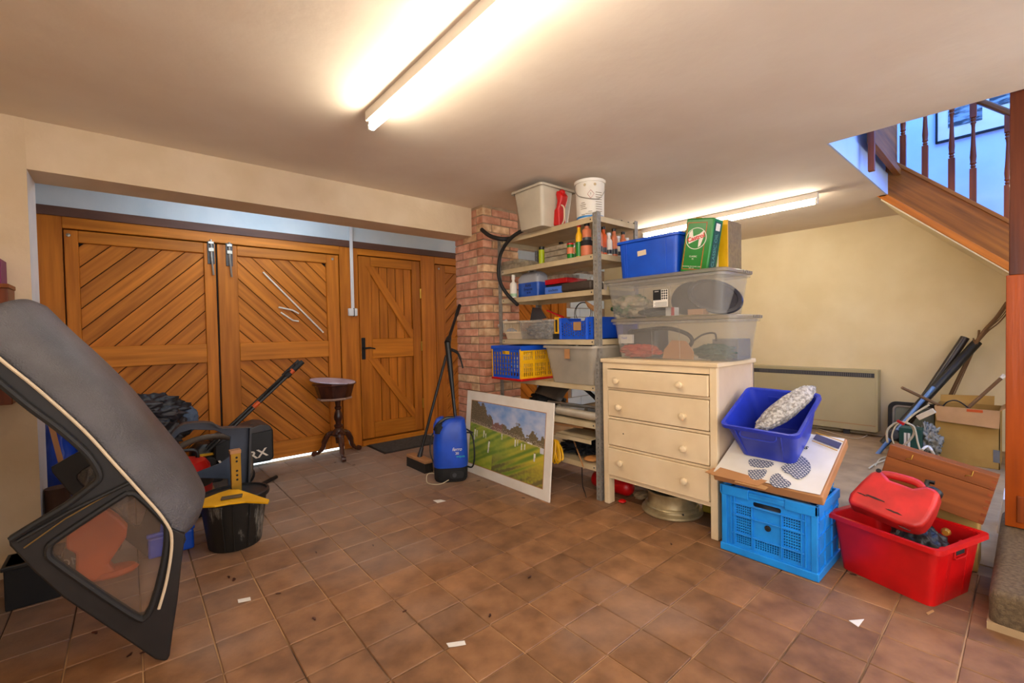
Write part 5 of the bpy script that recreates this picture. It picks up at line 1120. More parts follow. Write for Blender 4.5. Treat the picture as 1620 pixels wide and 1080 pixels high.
# storage boxes
def stbox(label, X0, X1, Y0, Y1, z0, z1, y_lid):
    t = thing('storage_box', label, 'storage box', ((X0+X1)/2, (Y0+Y1)/2, z0), group='lidded clear storage boxes on the chest')
    tub(t, X0, X1, Y0, Y1, z0, z1, K['clear'], .03, .003, .012, .05, name='box_wall')
    part('lid', MB().loft([[(a, b, z1+.001) for a, b in rrect(X0-.02, X1+.02, Y0-.02, Y1+.02, .05)], [(a, b, z1+.018) for a, b in rrect(X0-.02, X1+.02, Y0-.02, Y1+.02, .05)], [(a, b, z1+.024) for a, b in rrect(X0-.012, X1+.012, Y0-.012, Y1+.012, .05)]]), K['lidp'], t, smooth=True)
    g = MB(); ym = (Y0+Y1)/2
    g.tube([(X0-.004, ym-.10, z0+.01), (X0-.012, ym-.10, z1-.04), (X0-.012, ym-.08, z1-.03), (X0-.012, ym+.08, z1-.03), (X0-.012, ym+.10, z1-.04), (X0-.004, ym+.10, z0+.01)], .0022, 6)
    part('moulded_line', g, K['clear'], t, smooth=True)
    g = MB()
    for k in range(5): g.box(X1-.16+k*.03, X1-.145+k*.03, Y0-.024, Y0-.018, z1+.004, z1+.02)
    part('lid_clip', g, K['lidp'], t, kind='stuff')
    return t
B1 = (2.72, 3.13, 1.16, 2.03, CT+.001, 1.335)
B2_ = (2.715, 3.12, 1.215, 2.085, 1.362, 1.622)
t1 = stbox('lower clear lidded storage box holding orange cloth and a cardboard piece', *B1, 0)
t2 = stbox('upper clear lidded storage box holding dark discs and a bag of green stuff', *B2_, 0)
def yp(x, X=2.74): return fx(X, x, 500).y
z = B2_[4]+.006
t = thing('box_label', 'black and white printed label stuck on the upper storage box', 'label', (2.70, yp(1045, 2.7), 1.45))
ya, yb = yp(1034, 2.706), yp(1057, 2.706); za = fx(2.705, 1034, 459).z; zb = fx(2.705, 1034, 486).z; zm = zb+(za-zb)*.4
part('label_paper', MB().box(2.7035, 2.7045, yb, ya, zb, za), K['paper'], t)
part('black_print', MB().box(2.702, 2.7035, yb+(ya-yb)*.45, ya, zm, za), K['ink'], t)
g = MB()
for i in range(3):
    for j in range(4):
        c_ = V((2.7028, yb+(ya-yb)*(.08+.14*i), zm+(za-zm)*(.14+.24*j))); g.add([c_+V((0, -.007, 0)), c_+V((0, 0, .009)), c_+V((0, .007, 0)), c_+V((0, 0, -.009))], [(0, 1, 2, 3)])
part('lattice_print', g, K['ink'], t, kind='stuff')
g = MB(); [g.box(2.7026, 2.7034, yb+.006, ya-.006-.01*(k % 2), zb+.004+k*.008, zb+.007+k*.008) for k in range(4)]
part('small_print', g, K['grey'], t, kind='stuff')
text('store', .014, frame((2.7018, yb+(ya-yb)*.75, za-.010), (0, -1, 0), (0, 0, 1)), K['paper'], t)
solo('green_stuff_bag', crumple((2.90, yp(1000, 2.9), z+.085), (.13, .15, .085), .6, 101, 5, 3), mat('green_beige_jumble', '#b5a283', .6, hx2='#2f6a35', scale=9, contrast=(.38, .52)), 'bag of beige and green stuff at the left inside the upper storage box', 'bag', smooth='all')
DG = 'dark discs inside the upper storage box'
solo('dark_disc', MB().lathe([(0, -.012), (.115, -.012), (.125, 0), (.115, .012), (0, .012)], 36, loc(2.98, yp(1090, 2.98), z+.122) @ Matrix.Rotation(math.pi/2+.15, 4, 'Y') @ Matrix.Rotation(.1, 4, 'X'), sx=.95, sy=1.15), K['darkgrey'], 'upright dark disc at the middle inside the upper storage box', 'disc', DG, smooth=True)
solo('dark_disc', MB().lathe([(0, -.015), (.135, -.015), (.15, -.002), (.145, .01), (.125, .012), (.12, .005), (0, .003)], 36, frame((2.88, yp(1130, 2.88), z+.115), V((0, -1, -.45)), V((.5, .3, -.8)).cross(V((0, -1, -.45))) if 0 else V((.45, -.35, .8))), sx=1.25, sy=.75), mat('black_gloss_disc', '#33323a', .25), 'big tilted dark rimmed disc at the right inside the upper storage box', 'disc', DG, smooth=True)
solo('small_red_white_carton', MB().box(2.78, 2.84, yp(1067, 2.78), yp(1053, 2.78), z, z+.055), K['paper'], 'small white carton with a red end inside the upper storage box', 'carton', bev=.002)
solo('red_carton_end', MB().box(2.776, 2.779, yp(1067, 2.78), yp(1062, 2.78), z, z+.055), K['red'], 'red end label of the small carton inside the upper storage box', 'label')
solo('tan_strip', MB().box(2.78, 2.86, yp(1112, 2.78), yp(1088, 2.78), z, z+.035), K['tan'], 'tan card strip on the bottom of the upper storage box', 'card')
solo('black_cloth', crumple((2.86, yp(1040, 2.86), z+.03), (.09, .14, .03), .5, 104, 4, 3), K['blackm'], 'dark cloth on the bottom of the upper storage box', 'cloth', smooth='all')
z = B1[4]+.006
solo('orange_cloth', crumple((2.82, yp(1012, 2.82), z+.045), (.06, .15, .045), .8, 111, 5, 3), mat('orange_red_cloth', '#d8482a', .7, hx2='#b83519'), 'crumpled orange-red cloth at the lower left inside the lower storage box', 'cloth', smooth='all')
q = [(-.11, 0), (.11, 0), (.11, .05), (.06, .12), (-.04, .125), (-.10, .06)]
solo('cardboard_insert', MB().prism(q, 0, .006, frame((2.775, yp(1072, 2.775), z), (0, -1, 0), (0, 0, 1))), K['tan'], 'cut cardboard piece standing at the middle of the lower storage box', 'cardboard')
solo('grey_motor_unit', MB().loft([[(a, b, zz) for a, b in rrect(2.86-e, 3.05+e, yp(1050, 2.95)-e, yp(998, 2.95)+e, .04)] for zz, e in ((z, 0), (z+.19, -.005), (z+.205, -.02))]), K['darkgrey'], 'dark grey appliance body standing at the left inside the lower storage box', 'appliance', smooth=True)
solo('grey_metal_case', MB().box(2.86, 3.05, B1[2]+.03, B1[2]+.19, z, z+.13), K['grey'], 'grey metal case at the right end inside the lower storage box', 'case', bev=.004)
solo('dark_green_bundle', crumple((2.84, yp(1130, 2.84), z+.05), (.07, .13, .05), .7, 113, 5, 3), K['dgreen'], 'dark green bundle at the right inside the lower storage box', 'bundle', smooth='all')
solo('blue_white_packet', MB().box(2.80, 2.82, yp(1000, 2.8), yp(978, 2.8), z+.10, z+.165), K['paper'], 'white packet with blue lettering at the left of the lower storage box', 'packet')
text('Fixed', .022, frame((2.799, yp(987, 2.8), z+.14), (0, -1, 0), (0, 0, 1)), K['bblue'], bpy.data.objects['blue_white_packet'])
for k, pts in enumerate(([(990, 530), (985, 545), (1000, 555), (1040, 560), (1060, 558)], [(1000, 525), (1050, 519), (1085, 527), (1095, 540), (1085, 552)], [(1090, 545), (1110, 530), (1130, 527), (1133, 540)])):
    solo('black_cable', MB().tube(smoothpath([fx(2.84, *p) for p in pts]), [.009, .014, .006][k], 8), K['blackm'], ['black cable loop at the left inside the lower storage box', 'thick black curved handle inside the lower storage box', 'thin black cable arch at the right inside the lower storage box'][k], 'cable', 'cables in the lower storage box', smooth=True)
# on the lid
z = B2_[5]+.026
XF = 2.76
ya, yb = fx(XF, 978, 437).y, fx(XF, 1073, 429).y; zr = fx(XF, 1020, 376).z
t = thing('blue_storage_bin', 'bright blue plastic bin with a beige sticker on top of the storage boxes', 'bin', (2.9, (ya+yb)/2, z))
tub(t, XF, 3.06, yb, ya, z, zr, K['bblue'], .012, .004, .014, .035)
for y in (ya-.06, ya-.075, yb+.09): part('moulded_rib', MB().tube([(XF-.002+.012, y, z+.004), (XF-.002, y, zr-.02)], .004, 6), K['bblue'], t, smooth=True)
sa, sb = fx(XF, 1005, 396), fx(XF, 1025, 404)
part('sticker', MB().box(-.035, .035, -.018, .018, 0, .001, frame((XF-.0005+.004, (sa.y+sb.y)/2, (sa.z+sb.z)/2), (0, -1, .08), (0, .08, 1))), K['piping'], t)
YA, YB_ = fx(XF, 1075, 425).y, fx(XF, 1118, 422).y
zt = fx(XF, 1105, 341).z
t = thing('oil_can', 'green motor oil tin with red and white roundel leaning beside the blue bin', 'oil can', (2.82, (YA+YB_)/2, z))
ln_ = .055; cw = YA-YB_; ch_ = zt-z
om = frame((XF, YA, z), (0, -1, ln_*.0), (0, -ln_/ch_, 1)); om = Matrix.Translation((XF, YA-.0, z+.002)) @ Matrix.Rotation(ln_/ch_*1.0, 4, 'X') @ frame((0, 0, 0), (0, -1, 0), (0, 0, 1))
tin = part('tin', MB().box(0, cw, 0, ch_, -.125, 0), K['green'], t, mx=om, bev=.010, seg=3, smooth=True)
g = MB()
for a, b, c_, d_ in ((.012, cw-.04, .02, .024), (.012, cw-.04, ch_-.03, ch_-.026), (.012, .016, .02, ch_-.028), (cw-.044, cw-.04, .02, ch_-.028)): g.box(a, b, c_, d_, 0, .0008)
part('orange_border', g, K['orange'], tin, mx=om)
part('white_ring', MB().lathe([(.064, .0), (.064, .0016), (.068, .0016), (.068, 0)], 36, om @ Matrix.Translation((cw*.45, ch_*.63, .0))), K['paper'], tin)
part('green_roundel', MB().lathe([(0, .0012), (.0645, .0012), (.0645, 0)], 36, om @ Matrix.Translation((cw*.45, ch_*.63, .0))), K['green'], tin)
c0 = (cw*.45, ch_*.63)
part('white_flash', MB().prism([(c0[0]-.045, c0[1]-.035), (c0[0]+.05, c0[1]+.012), (c0[0]+.045, c0[1]+.05), (c0[0]+.02, c0[1]+.028), (c0[0]-.02, c0[1]+.012), (c0[0]-.03, c0[1]+.055), (c0[0]-.05, c0[1]+.035), (c0[0]-.05, c0[1]-.0)], 0, .0020, om).prism([(c0[0]+.02, c0[1]-.055), (c0[0]+.035, c0[1]-.045), (c0[0]+.048, c0[1]+.01), (c0[0]+.02, c0[1]-.005)], 0, .0020, om), K['paper'], tin)
text('Castrol', .038, om @ frame((c0[0], c0[1]+.004, .0026), (1, .32, 0), (-.32, 1, 0)), K['red'], tin, bold=.0012)
text('CLASSIC', .014, om @ Matrix.Translation((cw*.43, ch_*.30, .001)), K['paper'], tin); text('XL', .012, om @ Matrix.Translation((cw*.43, ch_*.255, .001)), K['paper'], tin)
text('MOTOR OIL FOR CLASSIC CARS', .0085, om @ Matrix.Translation((cw*.42, ch_*.115, .001)), K['paper'], tin); text('20W / 50', .0085, om @ Matrix.Translation((cw*.42, ch_*.085, .001)), K['paper'], tin)
sm2 = om @ frame((cw+.0006, 0, 0), (0, 0, -1), (0, 1, 0))
part('side_print', MB().box(.02, .105, .02, ch_-.02, 0, .0006), K['dgreen'], tin, mx=sm2)
text('CLASSIC OIL', .05, sm2 @ frame((.06, ch_*.43, .001), (0, 1, 0), (-1, 0, 0)), mat('pale_teal_print', '#5fa08d', .4), tin, sx=.75)
part('side_badge', MB().box(.035, .09, ch_-.075, ch_-.03, .0006, .0012), K['paper'], tin, mx=sm2)
part('screw_cap', MB().lathe([(.018, 0), (.02, .012), (0, .014)], 14, om @ Matrix.Translation((.05, ch_, -.06)) @ Matrix.Rotation(-math.pi/2, 4, 'X')), K['brass'], t, smooth=True)
XB_ = 2.95; y0, y1 = fx(XB_, 1151, 400).y, fx(XB_, 1142, 400).y; x1 = on(1, y0, 1173, 390).x; zt = fx(XB_, 1148, 347).z
t = thing('yellow_edged_box', 'brown flat box with a yellow edge standing right of the green oil tin', 'box', (3.0, y0, z))
part('box_side', MB().box(XB_, x1, y0, y1+.02, z, zt), mat('olive_brown_print', '#8a7444', .6, hx2='#786338', scale=40), t, bev=.003)
part('yellow_edge', MB().box(XB_-.002, XB_+.01, y0-.001, y1+.021, z, zt), K['yellow'], t)

# ================================================================== UNDER THE CHEST
RC = V((2.875, 1.655, 0))
t = thing('wheel_rim', 'tarnished bare alloy wheel rim lying flat under the chest of drawers', 'wheel', tuple(RC))
part('barrel', MB().lathe([(.175, .004), (.198, 0), (.205, .008), (.203, .02), (.188, .028), (.178, .032), (.176, .045), (.182, .05), (.178, .056), (.165, .062), (.160, .085), (.158, .12), (.162, .132), (.168, .140), (.170, .150), (.162, .153), (.152, .14), (.146, .10), (.146, .03), (.16, .012)], 44, Matrix.Translation(RC)), K['wheel'], t, smooth=True)
part('spoke_disc', MB().lathe([(.15, .03), (.10, .035), (.07, .055), (.035, .06), (.033, .045), (.03, .03), (0, .03)], 36, Matrix.Translation(RC)), K['blackm'], t, smooth=True)
for k in range(5):
    a = k*2*math.pi/5; part('wheel_nut_seat', MB().lathe([(0, .0), (.011, 0), (.013, .008), (.008, .010), (0, .008)], 10, Matrix.Translation(RC+V((.055*math.cos(a), .055*math.sin(a), .056)))), K['chrome'], t, smooth=True)
vp = RC+V((-.12, -.15, .045)); part('valve_hole', MB().lathe([(0, .002), (.006, .002), (.007, 0)], 8, frame(vp, (.78, -.62, 0), (0, 0, 1))), K['ink'], t)
solo('red_plastic_scrap', crumple((2.74, 1.975, .012), (.03, .03, .012), .5, 121, 3, 2), K['red'], 'small bright red plastic scrap on the floor beside the left chest leg', 'scrap', smooth='all')
solo('grey_rubble', crumple((2.95, 1.93, .02), (.09, .06, .02), .8, 123, 4, 4), K['conc'], 'little heap of grey dust and rubble under the chest', 'rubble', smooth='all')
solo('yellow_foam_strip', MB().box(3.0, 3.12, 1.42, 1.5, .001, .10), mat('dull_yellow_foam', '#b5a02f', .8), 'dull yellow foam strip behind the wheel rim under the chest', 'foam', bev=.01)

# ================================================================== RIGHT: crate, package, bin
FX, Ya, Yb, CH = 2.58, 1.168, .698, .378
t = thing('blue_folding_crate', 'blue perforated folding crate on the floor right of the chest', 'crate', (2.77, (Ya+Yb)/2, 0))
Wd = Ya-Yb; hol = []
def hg(a0, a1, b0, b1, na, nb):
    for i in range(na):
        for j in range(nb):
            a = a0+(a1-a0)*(i+.5)/na; b = b0+(b1-b0)*(j+.5)/nb; r_ = min((a1-a0)/na, (b1-b0)/nb)*.30
            hol.append([(a-r_, b-r_*1.15), (a+r_, b-r_*1.15), (a+r_, b+r_*1.15), (a-r_, b+r_*1.15)])
for c_ in ((.075, .155), (Wd-.155, Wd-.075)):
    hg(*c_, .062, .112, 7, 4); hg(*c_, .125, .215, 7, 6); hg(*c_, .228, .283, 7, 4)
hg(.175, Wd-.175, .062, .112, 10, 4)
hol.append(rrect(.165, Wd-.165, .292, .318, .011))
part('front_panel', flatmesh([(0, 0), (Wd, 0), (Wd, CH), (0, CH)], hol, .006), K['cblue'], t, mx=frame((FX+.010, Ya, 0), (0, -1, 0), (0, 0, 1)))
ff = frame((FX+.007, Ya, 0), (0, -1, 0), (0, 0, 1))
def rib(a0, a1, b0, b1, d=.010): part('rib', MB().box(a0, a1, b0, b1, 0, d), K['cblue'], t, mx=ff, bev=.0015, seg=1)
for b in (.118, .221, .288): rib(.055, Wd-.055, b-.003, b+.003)
for a in (.068, .162, Wd-.162, Wd-.068, .05, Wd-.05): rib(a-.003, a+.003, .05, .325 if a not in (.162, Wd-.162) else .292)
rib(.165, Wd-.165, .288, .294, .016)
part('bottom_rim', MB().box(FX-.008, FX+.39, Yb-.01, Ya+.01, 0, .042), K['cblue'], t, bev=.005)
part('top_rim_front', MB().box(FX-.006, FX+.014, Yb-.006, Yb+.145, CH-.055, CH).box(FX-.006, FX+.014, Ya-.145, Ya+.006, CH-.055, CH).box(FX-.004, FX+.012, Yb+.145, Ya-.145, CH-.042, CH-.012), K['cblue'], t, bev=.004)
for y in (Yb, Ya): part('top_rim_side', MB().box(FX-.006, FX+.385, y-.006, y+.010, CH-.05, CH), K['cblue'], t, bev=.004)
part('top_rim_back', MB().box(FX+.37, FX+.385, Yb, Ya, CH-.05, CH), K['cblue'], t, bev=.004)
for y in (Yb+.003, Ya-.006):
    sp_ = part('side_panel', MB().box(FX+.01, FX+.375, y, y+.005, .03, CH-.03), K['cblue'], t)
    for zz in (.12, .21, .29): part('side_rib', MB().box(FX+.01, FX+.375, y-.006, y+.008, zz, zz+.008), K['cblue'], sp_)
    for xx in (.03, .13, .25, .35): part('side_rib', MB().box(FX+xx, FX+xx+.008, y-.006, y+.008, .04, CH-.04), K['cblue'], sp_)
part('back_panel', MB().box(FX+.37, FX+.376, Yb, Ya, .03, CH-.03), K['cblue'], t)
for y in (Yb+.012, Ya-.012): part('corner_post', MB().box(FX-.003, FX+.02, y-.014, y+.014, .03, CH-.04), K['cblue'], t, bev=.003)
c_ = fx(FX, 1214, 836.5); part('centre_stud', MB().lathe([(0, .010), (.012, .009), (.016, .004), (.016, 0)], 18, frame((FX+.007, c_.y, c_.z), (0, -1, 0), (0, 0, 1))), K['blackm'], t, smooth=True)
solo('packed_clutter', crumple((2.76, .93, .20), (.15, .20, .15), .3, 131, 4, 2.5), K['darkgrey'], 'dark clutter filling the blue folding crate', 'clutter', smooth='all')
solo('light_blue_carrier_bag', crumple((2.90, .745, .42), (.06, .035, .07), .6, 133, 5, 3), mat('sky_blue_film', '#2f9ad6', .35), 'crumpled light blue carrier bag at the back right of the blue crate', 'bag', smooth='all')
# package: cardboard box with a white printed sheet, tilted back on the crate
pt = math.radians(25)
pO = V((2.585, 1.215, .388)); pu = V((0, -1, 0)); pvv = V((math.cos(pt), 0, math.sin(pt))); PM = frame(pO, pu, pvv); PT = .055
pW, pH = .545, .50
t = thing('printed_parcel', 'flat brown cardboard parcel with a white tread-printed sheet tilted on the blue crate', 'parcel', tuple(pO))
part('carton', MB().box(.0, pW, 0, pH, 0, PT), K['tan'], t, mx=PM, bev=.006)
SO = PM @ Matrix.Translation((0, 0, PT))
def onp(M_, x, y):
    d = ray(x, y); n_ = V((M_[0][2], M_[1][2], M_[2][2])); o_ = M_.translation; k = (o_-EYE).dot(n_)/d.dot(n_); return M_.inverted() @ (EYE+d*k)
part('white_sheet', MB().grid(lambda u, v: (.004+u*(pW-.014), .006+v*(pH-.012), .0035+.006*abs(math.sin(u*4))*(1-v)), 10, 6), K['paper'], t, mx=SO, smooth='all')
flp = MB().prism([(.01, -.03), (.26, -.035), (.29, .02), (.03, .045)], .008, .011, SO)
part('torn_flap', flp, K['tan'], t)
part('torn_flap', MB().prism([(-.04, -.01), (.03, -.02), (.05, .06), (-.01, .04)], -.004, .0, SO), K['tan'], t)
part('torn_tape', MB().prism([(.14, -.042), (.30, -.046), (.31, -.02), (.27, -.012), (.2, -.018), (.15, -.012)], .004, .006, SO), K['card'], t, label='pale torn tape')
trd = bpy.data.materials.new('tread_print'); trd.use_nodes = True; N = trd.node_tree.nodes; L = trd.node_tree.links
tcx_ = N.new('ShaderNodeTexCoord'); wv = N.new('ShaderNodeTexWave'); wv.inputs['Scale'].default_value = 22; wv.bands_direction = 'Y'; wv.inputs['Distortion'].default_value = 0
wv2 = N.new('ShaderNodeTexWave'); wv2.inputs['Scale'].default_value = 34; wv2.bands_direction = 'DIAGONAL'; mxn = N.new('ShaderNodeMath'); mxn.operation = 'MULTIPLY'
crn = N.new('ShaderNodeValToRGB'); crn.color_ramp.elements[0].position = .22; crn.color_ramp.elements[1].position = .32; crn.color_ramp.elements[0].color = (*lin('#50566a'), 1); crn.color_ramp.elements[1].color = (*lin('#d9d5cd'), 1)
L.new(tcx_.outputs['Object'], wv.inputs[0]); L.new(tcx_.outputs['Object'], wv2.inputs[0]); L.new(wv.outputs['Fac'], mxn.inputs[0]); L.new(wv2.outputs['Fac'], mxn.inputs[1]); L.new(mxn.outputs[0], crn.inputs[0]); L.new(crn.outputs[0], N['Principled BSDF'].inputs['Base Color'])
for sh_ in ([(1184, 733), (1190, 728), (1222, 733), (1222, 739), (1208, 742), (1190, 740)], [(1183, 746), (1211, 745), (1212, 752), (1204, 760), (1193, 761), (1186, 756)],
            [(1218, 761), (1222, 754), (1233, 751), (1240, 758), (1252, 767), (1245, 773), (1228, 773), (1219, 767)], [(1236, 741), (1262, 725), (1272, 725), (1281, 734), (1283, 745), (1275, 755), (1262, 760), (1250, 752), (1240, 748)]):
    q = [onp(SO, *p) for p in sh_]; part('tread_mark', MB().prism([(p.x, p.y) for p in smoothpath([(p.x, p.y, 0) for p in q]+[(q[0].x, q[0].y, 0)], 4)[:-1]], .009, .0115), trd, t, mx=SO)
q = [onp(SO, *p) for p in [(1287, 696), (1292, 689), (1332, 703.5), (1327, 712)]]
part('navy_bar', MB().prism([(p.x, p.y) for p in q], .009, .0115, SO), mat('navy_print', '#34305a', .5), t)
for a, b in (((1291, 686), (1335, 701)), ((1285, 699), (1325, 715))):
    A_, B_ = onp(SO, *a), onp(SO, *b); part('yellow_line', MB().tube([SO @ V((A_.x, A_.y, .010)), SO @ V((B_.x, B_.y, .010))], .0025, 4), K['yellow'], t)
A_ = onp(SO, 1276, 711); text('S', .035, SO @ Matrix.Translation((A_.x, A_.y, .012)) @ Matrix.Rotation(-.2, 4, 'Z'), K['ink'], t, bold=.001)
# blue bin, tilted, standing on the parcel
def tubl(w_, d, h, tp, r, th=.004, rim=.014):
    R = lambda e, z: [(a, b, z) for a, b in rrect(-w_/2-e, w_/2+e, -d/2-e, d/2+e, r)]
    return MB().loft([R(-tp, 0), R(0, h), R(rim, h+.002), R(rim+.001, h-.018), R(rim-.003, h-.018), R(rim-.004, h-.003), R(-th, h-.003), R(-tp-th, th)])
bt = math.radians(25)
bc_ = PM @ V((.235, .345, PT+.013)); BM = frame(bc_, (0, -1, -.02), (math.cos(bt), 0, math.sin(bt)))
t = thing('violet_blue_bin', 'violet-blue open plastic bin with bubble wrap tilted on the parcel', 'bin', tuple(bc_))
part('bin_body', tubl(.375, .40, .235, .045, .035), K['vblue'], t, mx=BM, smooth=True)
part('handle_lip', MB().tube(smoothpath([(-.09, -.205, .21), (-.085, -.222, .185), (0, -.222, .178), (.085, -.222, .185), (.09, -.205, .21)]), .0035, 6), K['vblue'], t, mx=BM, smooth=True)
part('handle_recess', MB().box(-.08, .08, -.0, .006, .15, .2, Matrix.Translation((0, .182, 0))), K['vblue'], t, mx=BM, bev=.003)
for a in (-.13, .11): part('moulded_rib', MB().tube([(a*.8, -.155, .005), (a, -.2, .215)], .005, 6), K['vblue'], t, mx=BM, smooth=True)
wrapm = mat('bubble_wrap', '#cfc8bd', .3, hx2='#8f867a', scale=60, contrast=(.4, .6), bump=1, bscale=120)
A_ = BM @ V((-.02, -.10, .16)); B_ = BM @ V((.13, .22, .225))
solo('bubble_wrap', crumple((0, 0, 0), (.075, .22, .05), .25, 141, 5, 2.2), wrapm, 'roll of bubble wrap lying in the violet-blue bin', 'bubble wrap', mx=frame((A_+B_)/2+V((0, 0, .02)), (B_-A_).cross(V((0, 0, 1))), (B_-A_)), smooth='all')

# ---- red tote with jerrycan
ta = V((.31, .95, 0)).normalized(); tb = V((.95, -.31, 0)).normalized()
tc0 = V((2.712, .292, 0)); tcn = tc0+ta*.193+tb*.165
TMx = frame(tcn, tb, ta)
t = thing('red_tote_box', 'bright red plastic tote box on the floor at the right', 'tote box', tuple(tcn))
R = lambda e, z: [(a, b, z) for a, b in rrect(-.165-e, .165+e, -.193-e, .193+e, .03)]
h_ = .285
part('tote_body', MB().loft([R(0, 0), R(.03, h_), R(.052, h_+.002), R(.053, h_-.02), R(.05, h_-.02), R(.048, h_-.003), R(.026, h_-.003), R(-.004, .004)]), K['red'], t, mx=TMx, smooth=True)
for a in (-.07, .09): part('moulded_rib', MB().box(a-.012, a+.012, -.1935, -.181, .0, h_-.03, None, (-.004, .004, -.03, 0)), K['red'], t, mx=TMx, bev=.004)
part('handle_slot', MB().box(-.035, .035, -.224, -.217, h_-.062, h_-.042), K['ink'], t, mx=TMx, bev=.003)
part('handle_surround', MB().tube([(-.05, -.224, h_-.03), (-.05, -.223, h_-.07), (-.04, -.222, h_-.078), (.04, -.222, h_-.078), (.05, -.223, h_-.07), (.05, -.224, h_-.03)], .004, 6), K['red'], t, mx=TMx, smooth=True)
P1, P2, P3 = fx(2.79, 1343, 803), fx(2.735, 1462, 856), fx(2.96, 1388, 741)
JM = frame(P1, P2-P1, P3-P1)
if JM.col[2].xyz.dot(P1-EYE) > 0: raise SystemExit('jm')
O = [(1341, 793), (1345, 781), (1362, 763), (1378, 748), (1388, 744), (1398, 748), (1408, 760), (1444, 773), (1466, 770), (1482, 775), (1487, 783), (1480, 804), (1470, 822), (1461, 832), (1448, 836), (1420, 828), (1362, 803), (1347, 798)]
Hh_ = [(1407, 756), (1410, 750), (1414, 749), (1447, 760), (1452, 764), (1451, 772), (1444, 773), (1410, 761)]
lc2 = lambda P_: [(lambda p: (p.x, p.y))(onp(JM, *q)) for q in P_]
t = thing('fuel_can', 'grimy red plastic fuel can with black cap lying on the red tote box', 'fuel can', tuple(P1))
jm_ = MB().prism(lc2(O), -.05, .05)
jmat = K['jred']; part('can_body', jm_, jmat, t, mx=JM @ Matrix.Translation((0, 0, -.035)), smooth=True, bev=.018, seg=4)
hq = [onp(JM, *q) for q in ((1384, 753), (1392, 747), (1404, 746), (1430, 752), (1450, 759), (1459, 768), (1462, 782))]; part('carry_handle', MB().tube(smoothpath([JM @ V((q.x, q.y, -.03)) for q in hq], 4), .019, 12), jmat, t, smooth=True)
for (xa, ya_, s) in ((1385, 790, 1), (1415, 812, .8), (1365, 784, .6), (1432, 838, .6)):
    p = onp(JM, xa, ya_); q = [(p.x+s*.042*math.cos(a)*(1+.5*noise.noise(V((a*2, xa, 0)))), p.y+s*.005*math.sin(a)*(1+1.2*noise.noise(V((a*3, ya_, 0))))) for a in [k*math.pi/8 for k in range(16)]]
    part('grime_patch', MB().prism(q, .0155, .0165, JM @ Matrix.Rotation(0, 4, 'Z')), mat('grime', '#3a1d12', .8), t)
p = onp(JM, 1473, 776); cm = JM @ Matrix.Translation((p.x, p.y+.005, -.04)) @ Matrix.Rotation(-math.pi/2, 4, 'X')
part('screw_cap', MB().lathe([(0, -.01), (.033, -.01), (.035, 0), (.035, .018), (.03, .024), (0, .024)], 22, cm), K['black'], t, smooth=True)
part('spout', MB().tube([JM @ V((p.x-.03, p.y+.01, -.03)), JM @ V((p.x-.035, p.y+.055, -.03)), JM @ V((p.x-.01, p.y+.06, -.03))], [.013, .012, .010]), K['black'], t, smooth=True)
p = onp(JM, 1391, 747); part('vent_cap', MB().lathe([(0, .004), (.010, .004), (.012, 0)], 14, JM @ Matrix.Translation((p.x, p.y, .018))), K['black'], t, smooth=True)
solo('engine_parts', crumple(tuple(tcn+V((.03, -.06, .15))), (.13, .12, .13), .35, 151, 5, 3), mat('oily_metal', '#2c2926', .45, hx2='#171514'), 'oily dark engine parts filling the red tote box', 'engine parts', smooth='all')
solo('brass_tap', MB().lathe([(0, 0), (.016, 0), (.018, .01), (.012, .03), (0, .03)], 12, frame(fx(2.86, 1497, 840), (0, -1, 0), (0, 0, 1))), K['brass'], 'small brass union sticking out of the engine parts in the tote', 'tap', smooth=True)
# ---- long wooden box behind
XW = 3.13
TL, TR, BRc = fx(XW+.01, 1408, 703), fx(XW, 1580, 756), fx(XW-.03, 1556, 831)
WMx = frame(TL, TR-TL, TR-BRc); ww = (TR-TL).length; hh = (TR-BRc).length
sg = 1 if WMx.col[2].xyz.dot(TL-EYE) > 0 else -1
t = thing('wooden_tool_box', 'long dovetailed wooden box with two hooks propped behind the red tote', 'wooden box', tuple(TL))
zz0, zz1 = (0, .19*sg) if sg > 0 else (-.19, 0)
part('lid', MB().box(0, ww, -hh*.27, 0, zz0, zz1), K['wboxw'], t, mx=WMx, bev=.003)
part('box_body', MB().box(0, ww, -hh, -hh*.275, zz0, zz1), K['wboxw'], t, mx=WMx, bev=.003)
fz_ = -.0015 if sg > 0 else .0
for k in range(7):
    part('dovetail', MB().box(ww-.017, ww+.0008, -hh+.008+k*hh/7.2, -hh+.022+k*hh/7.2, fz_, fz_+.0015), K['swoodz'], t, mx=WMx)
for (x_, y_) in ((1441, 722), (1536, 748)):
    p = onp(WMx, x_, y_); f_ = -1 if sg > 0 else 1
    part('hook', MB().tube([WMx @ V((p.x+.006, p.y+.012, f_*.004)), WMx @ V((p.x+.006, p.y-.012, f_*.006)), WMx @ V((p.x-.012, p.y-.016, f_*.006)), WMx @ V((p.x-.014, p.y-.024, f_*.004))], .0022, 6), K['brass'], t, smooth=True)
solo('support_carton', MB().box(3.27, 3.50, .18, .46, .0, .30), K['card2'], 'low carton on the floor holding up the back of the wooden box', 'carton', bev=.004)
solo('white_skirting_offcut', MB().hexa([(3.98, .125, 0), (4.2, .125, 0), (4.2, .14, 0), (3.98, .14, 0), (3.99, .10, .21), (4.19, .10, .23), (4.19, .115, .23), (3.99, .115, .21)]), K['paper'], 'white board offcut leaning beside the carpeted step', 'board', bev=.002)
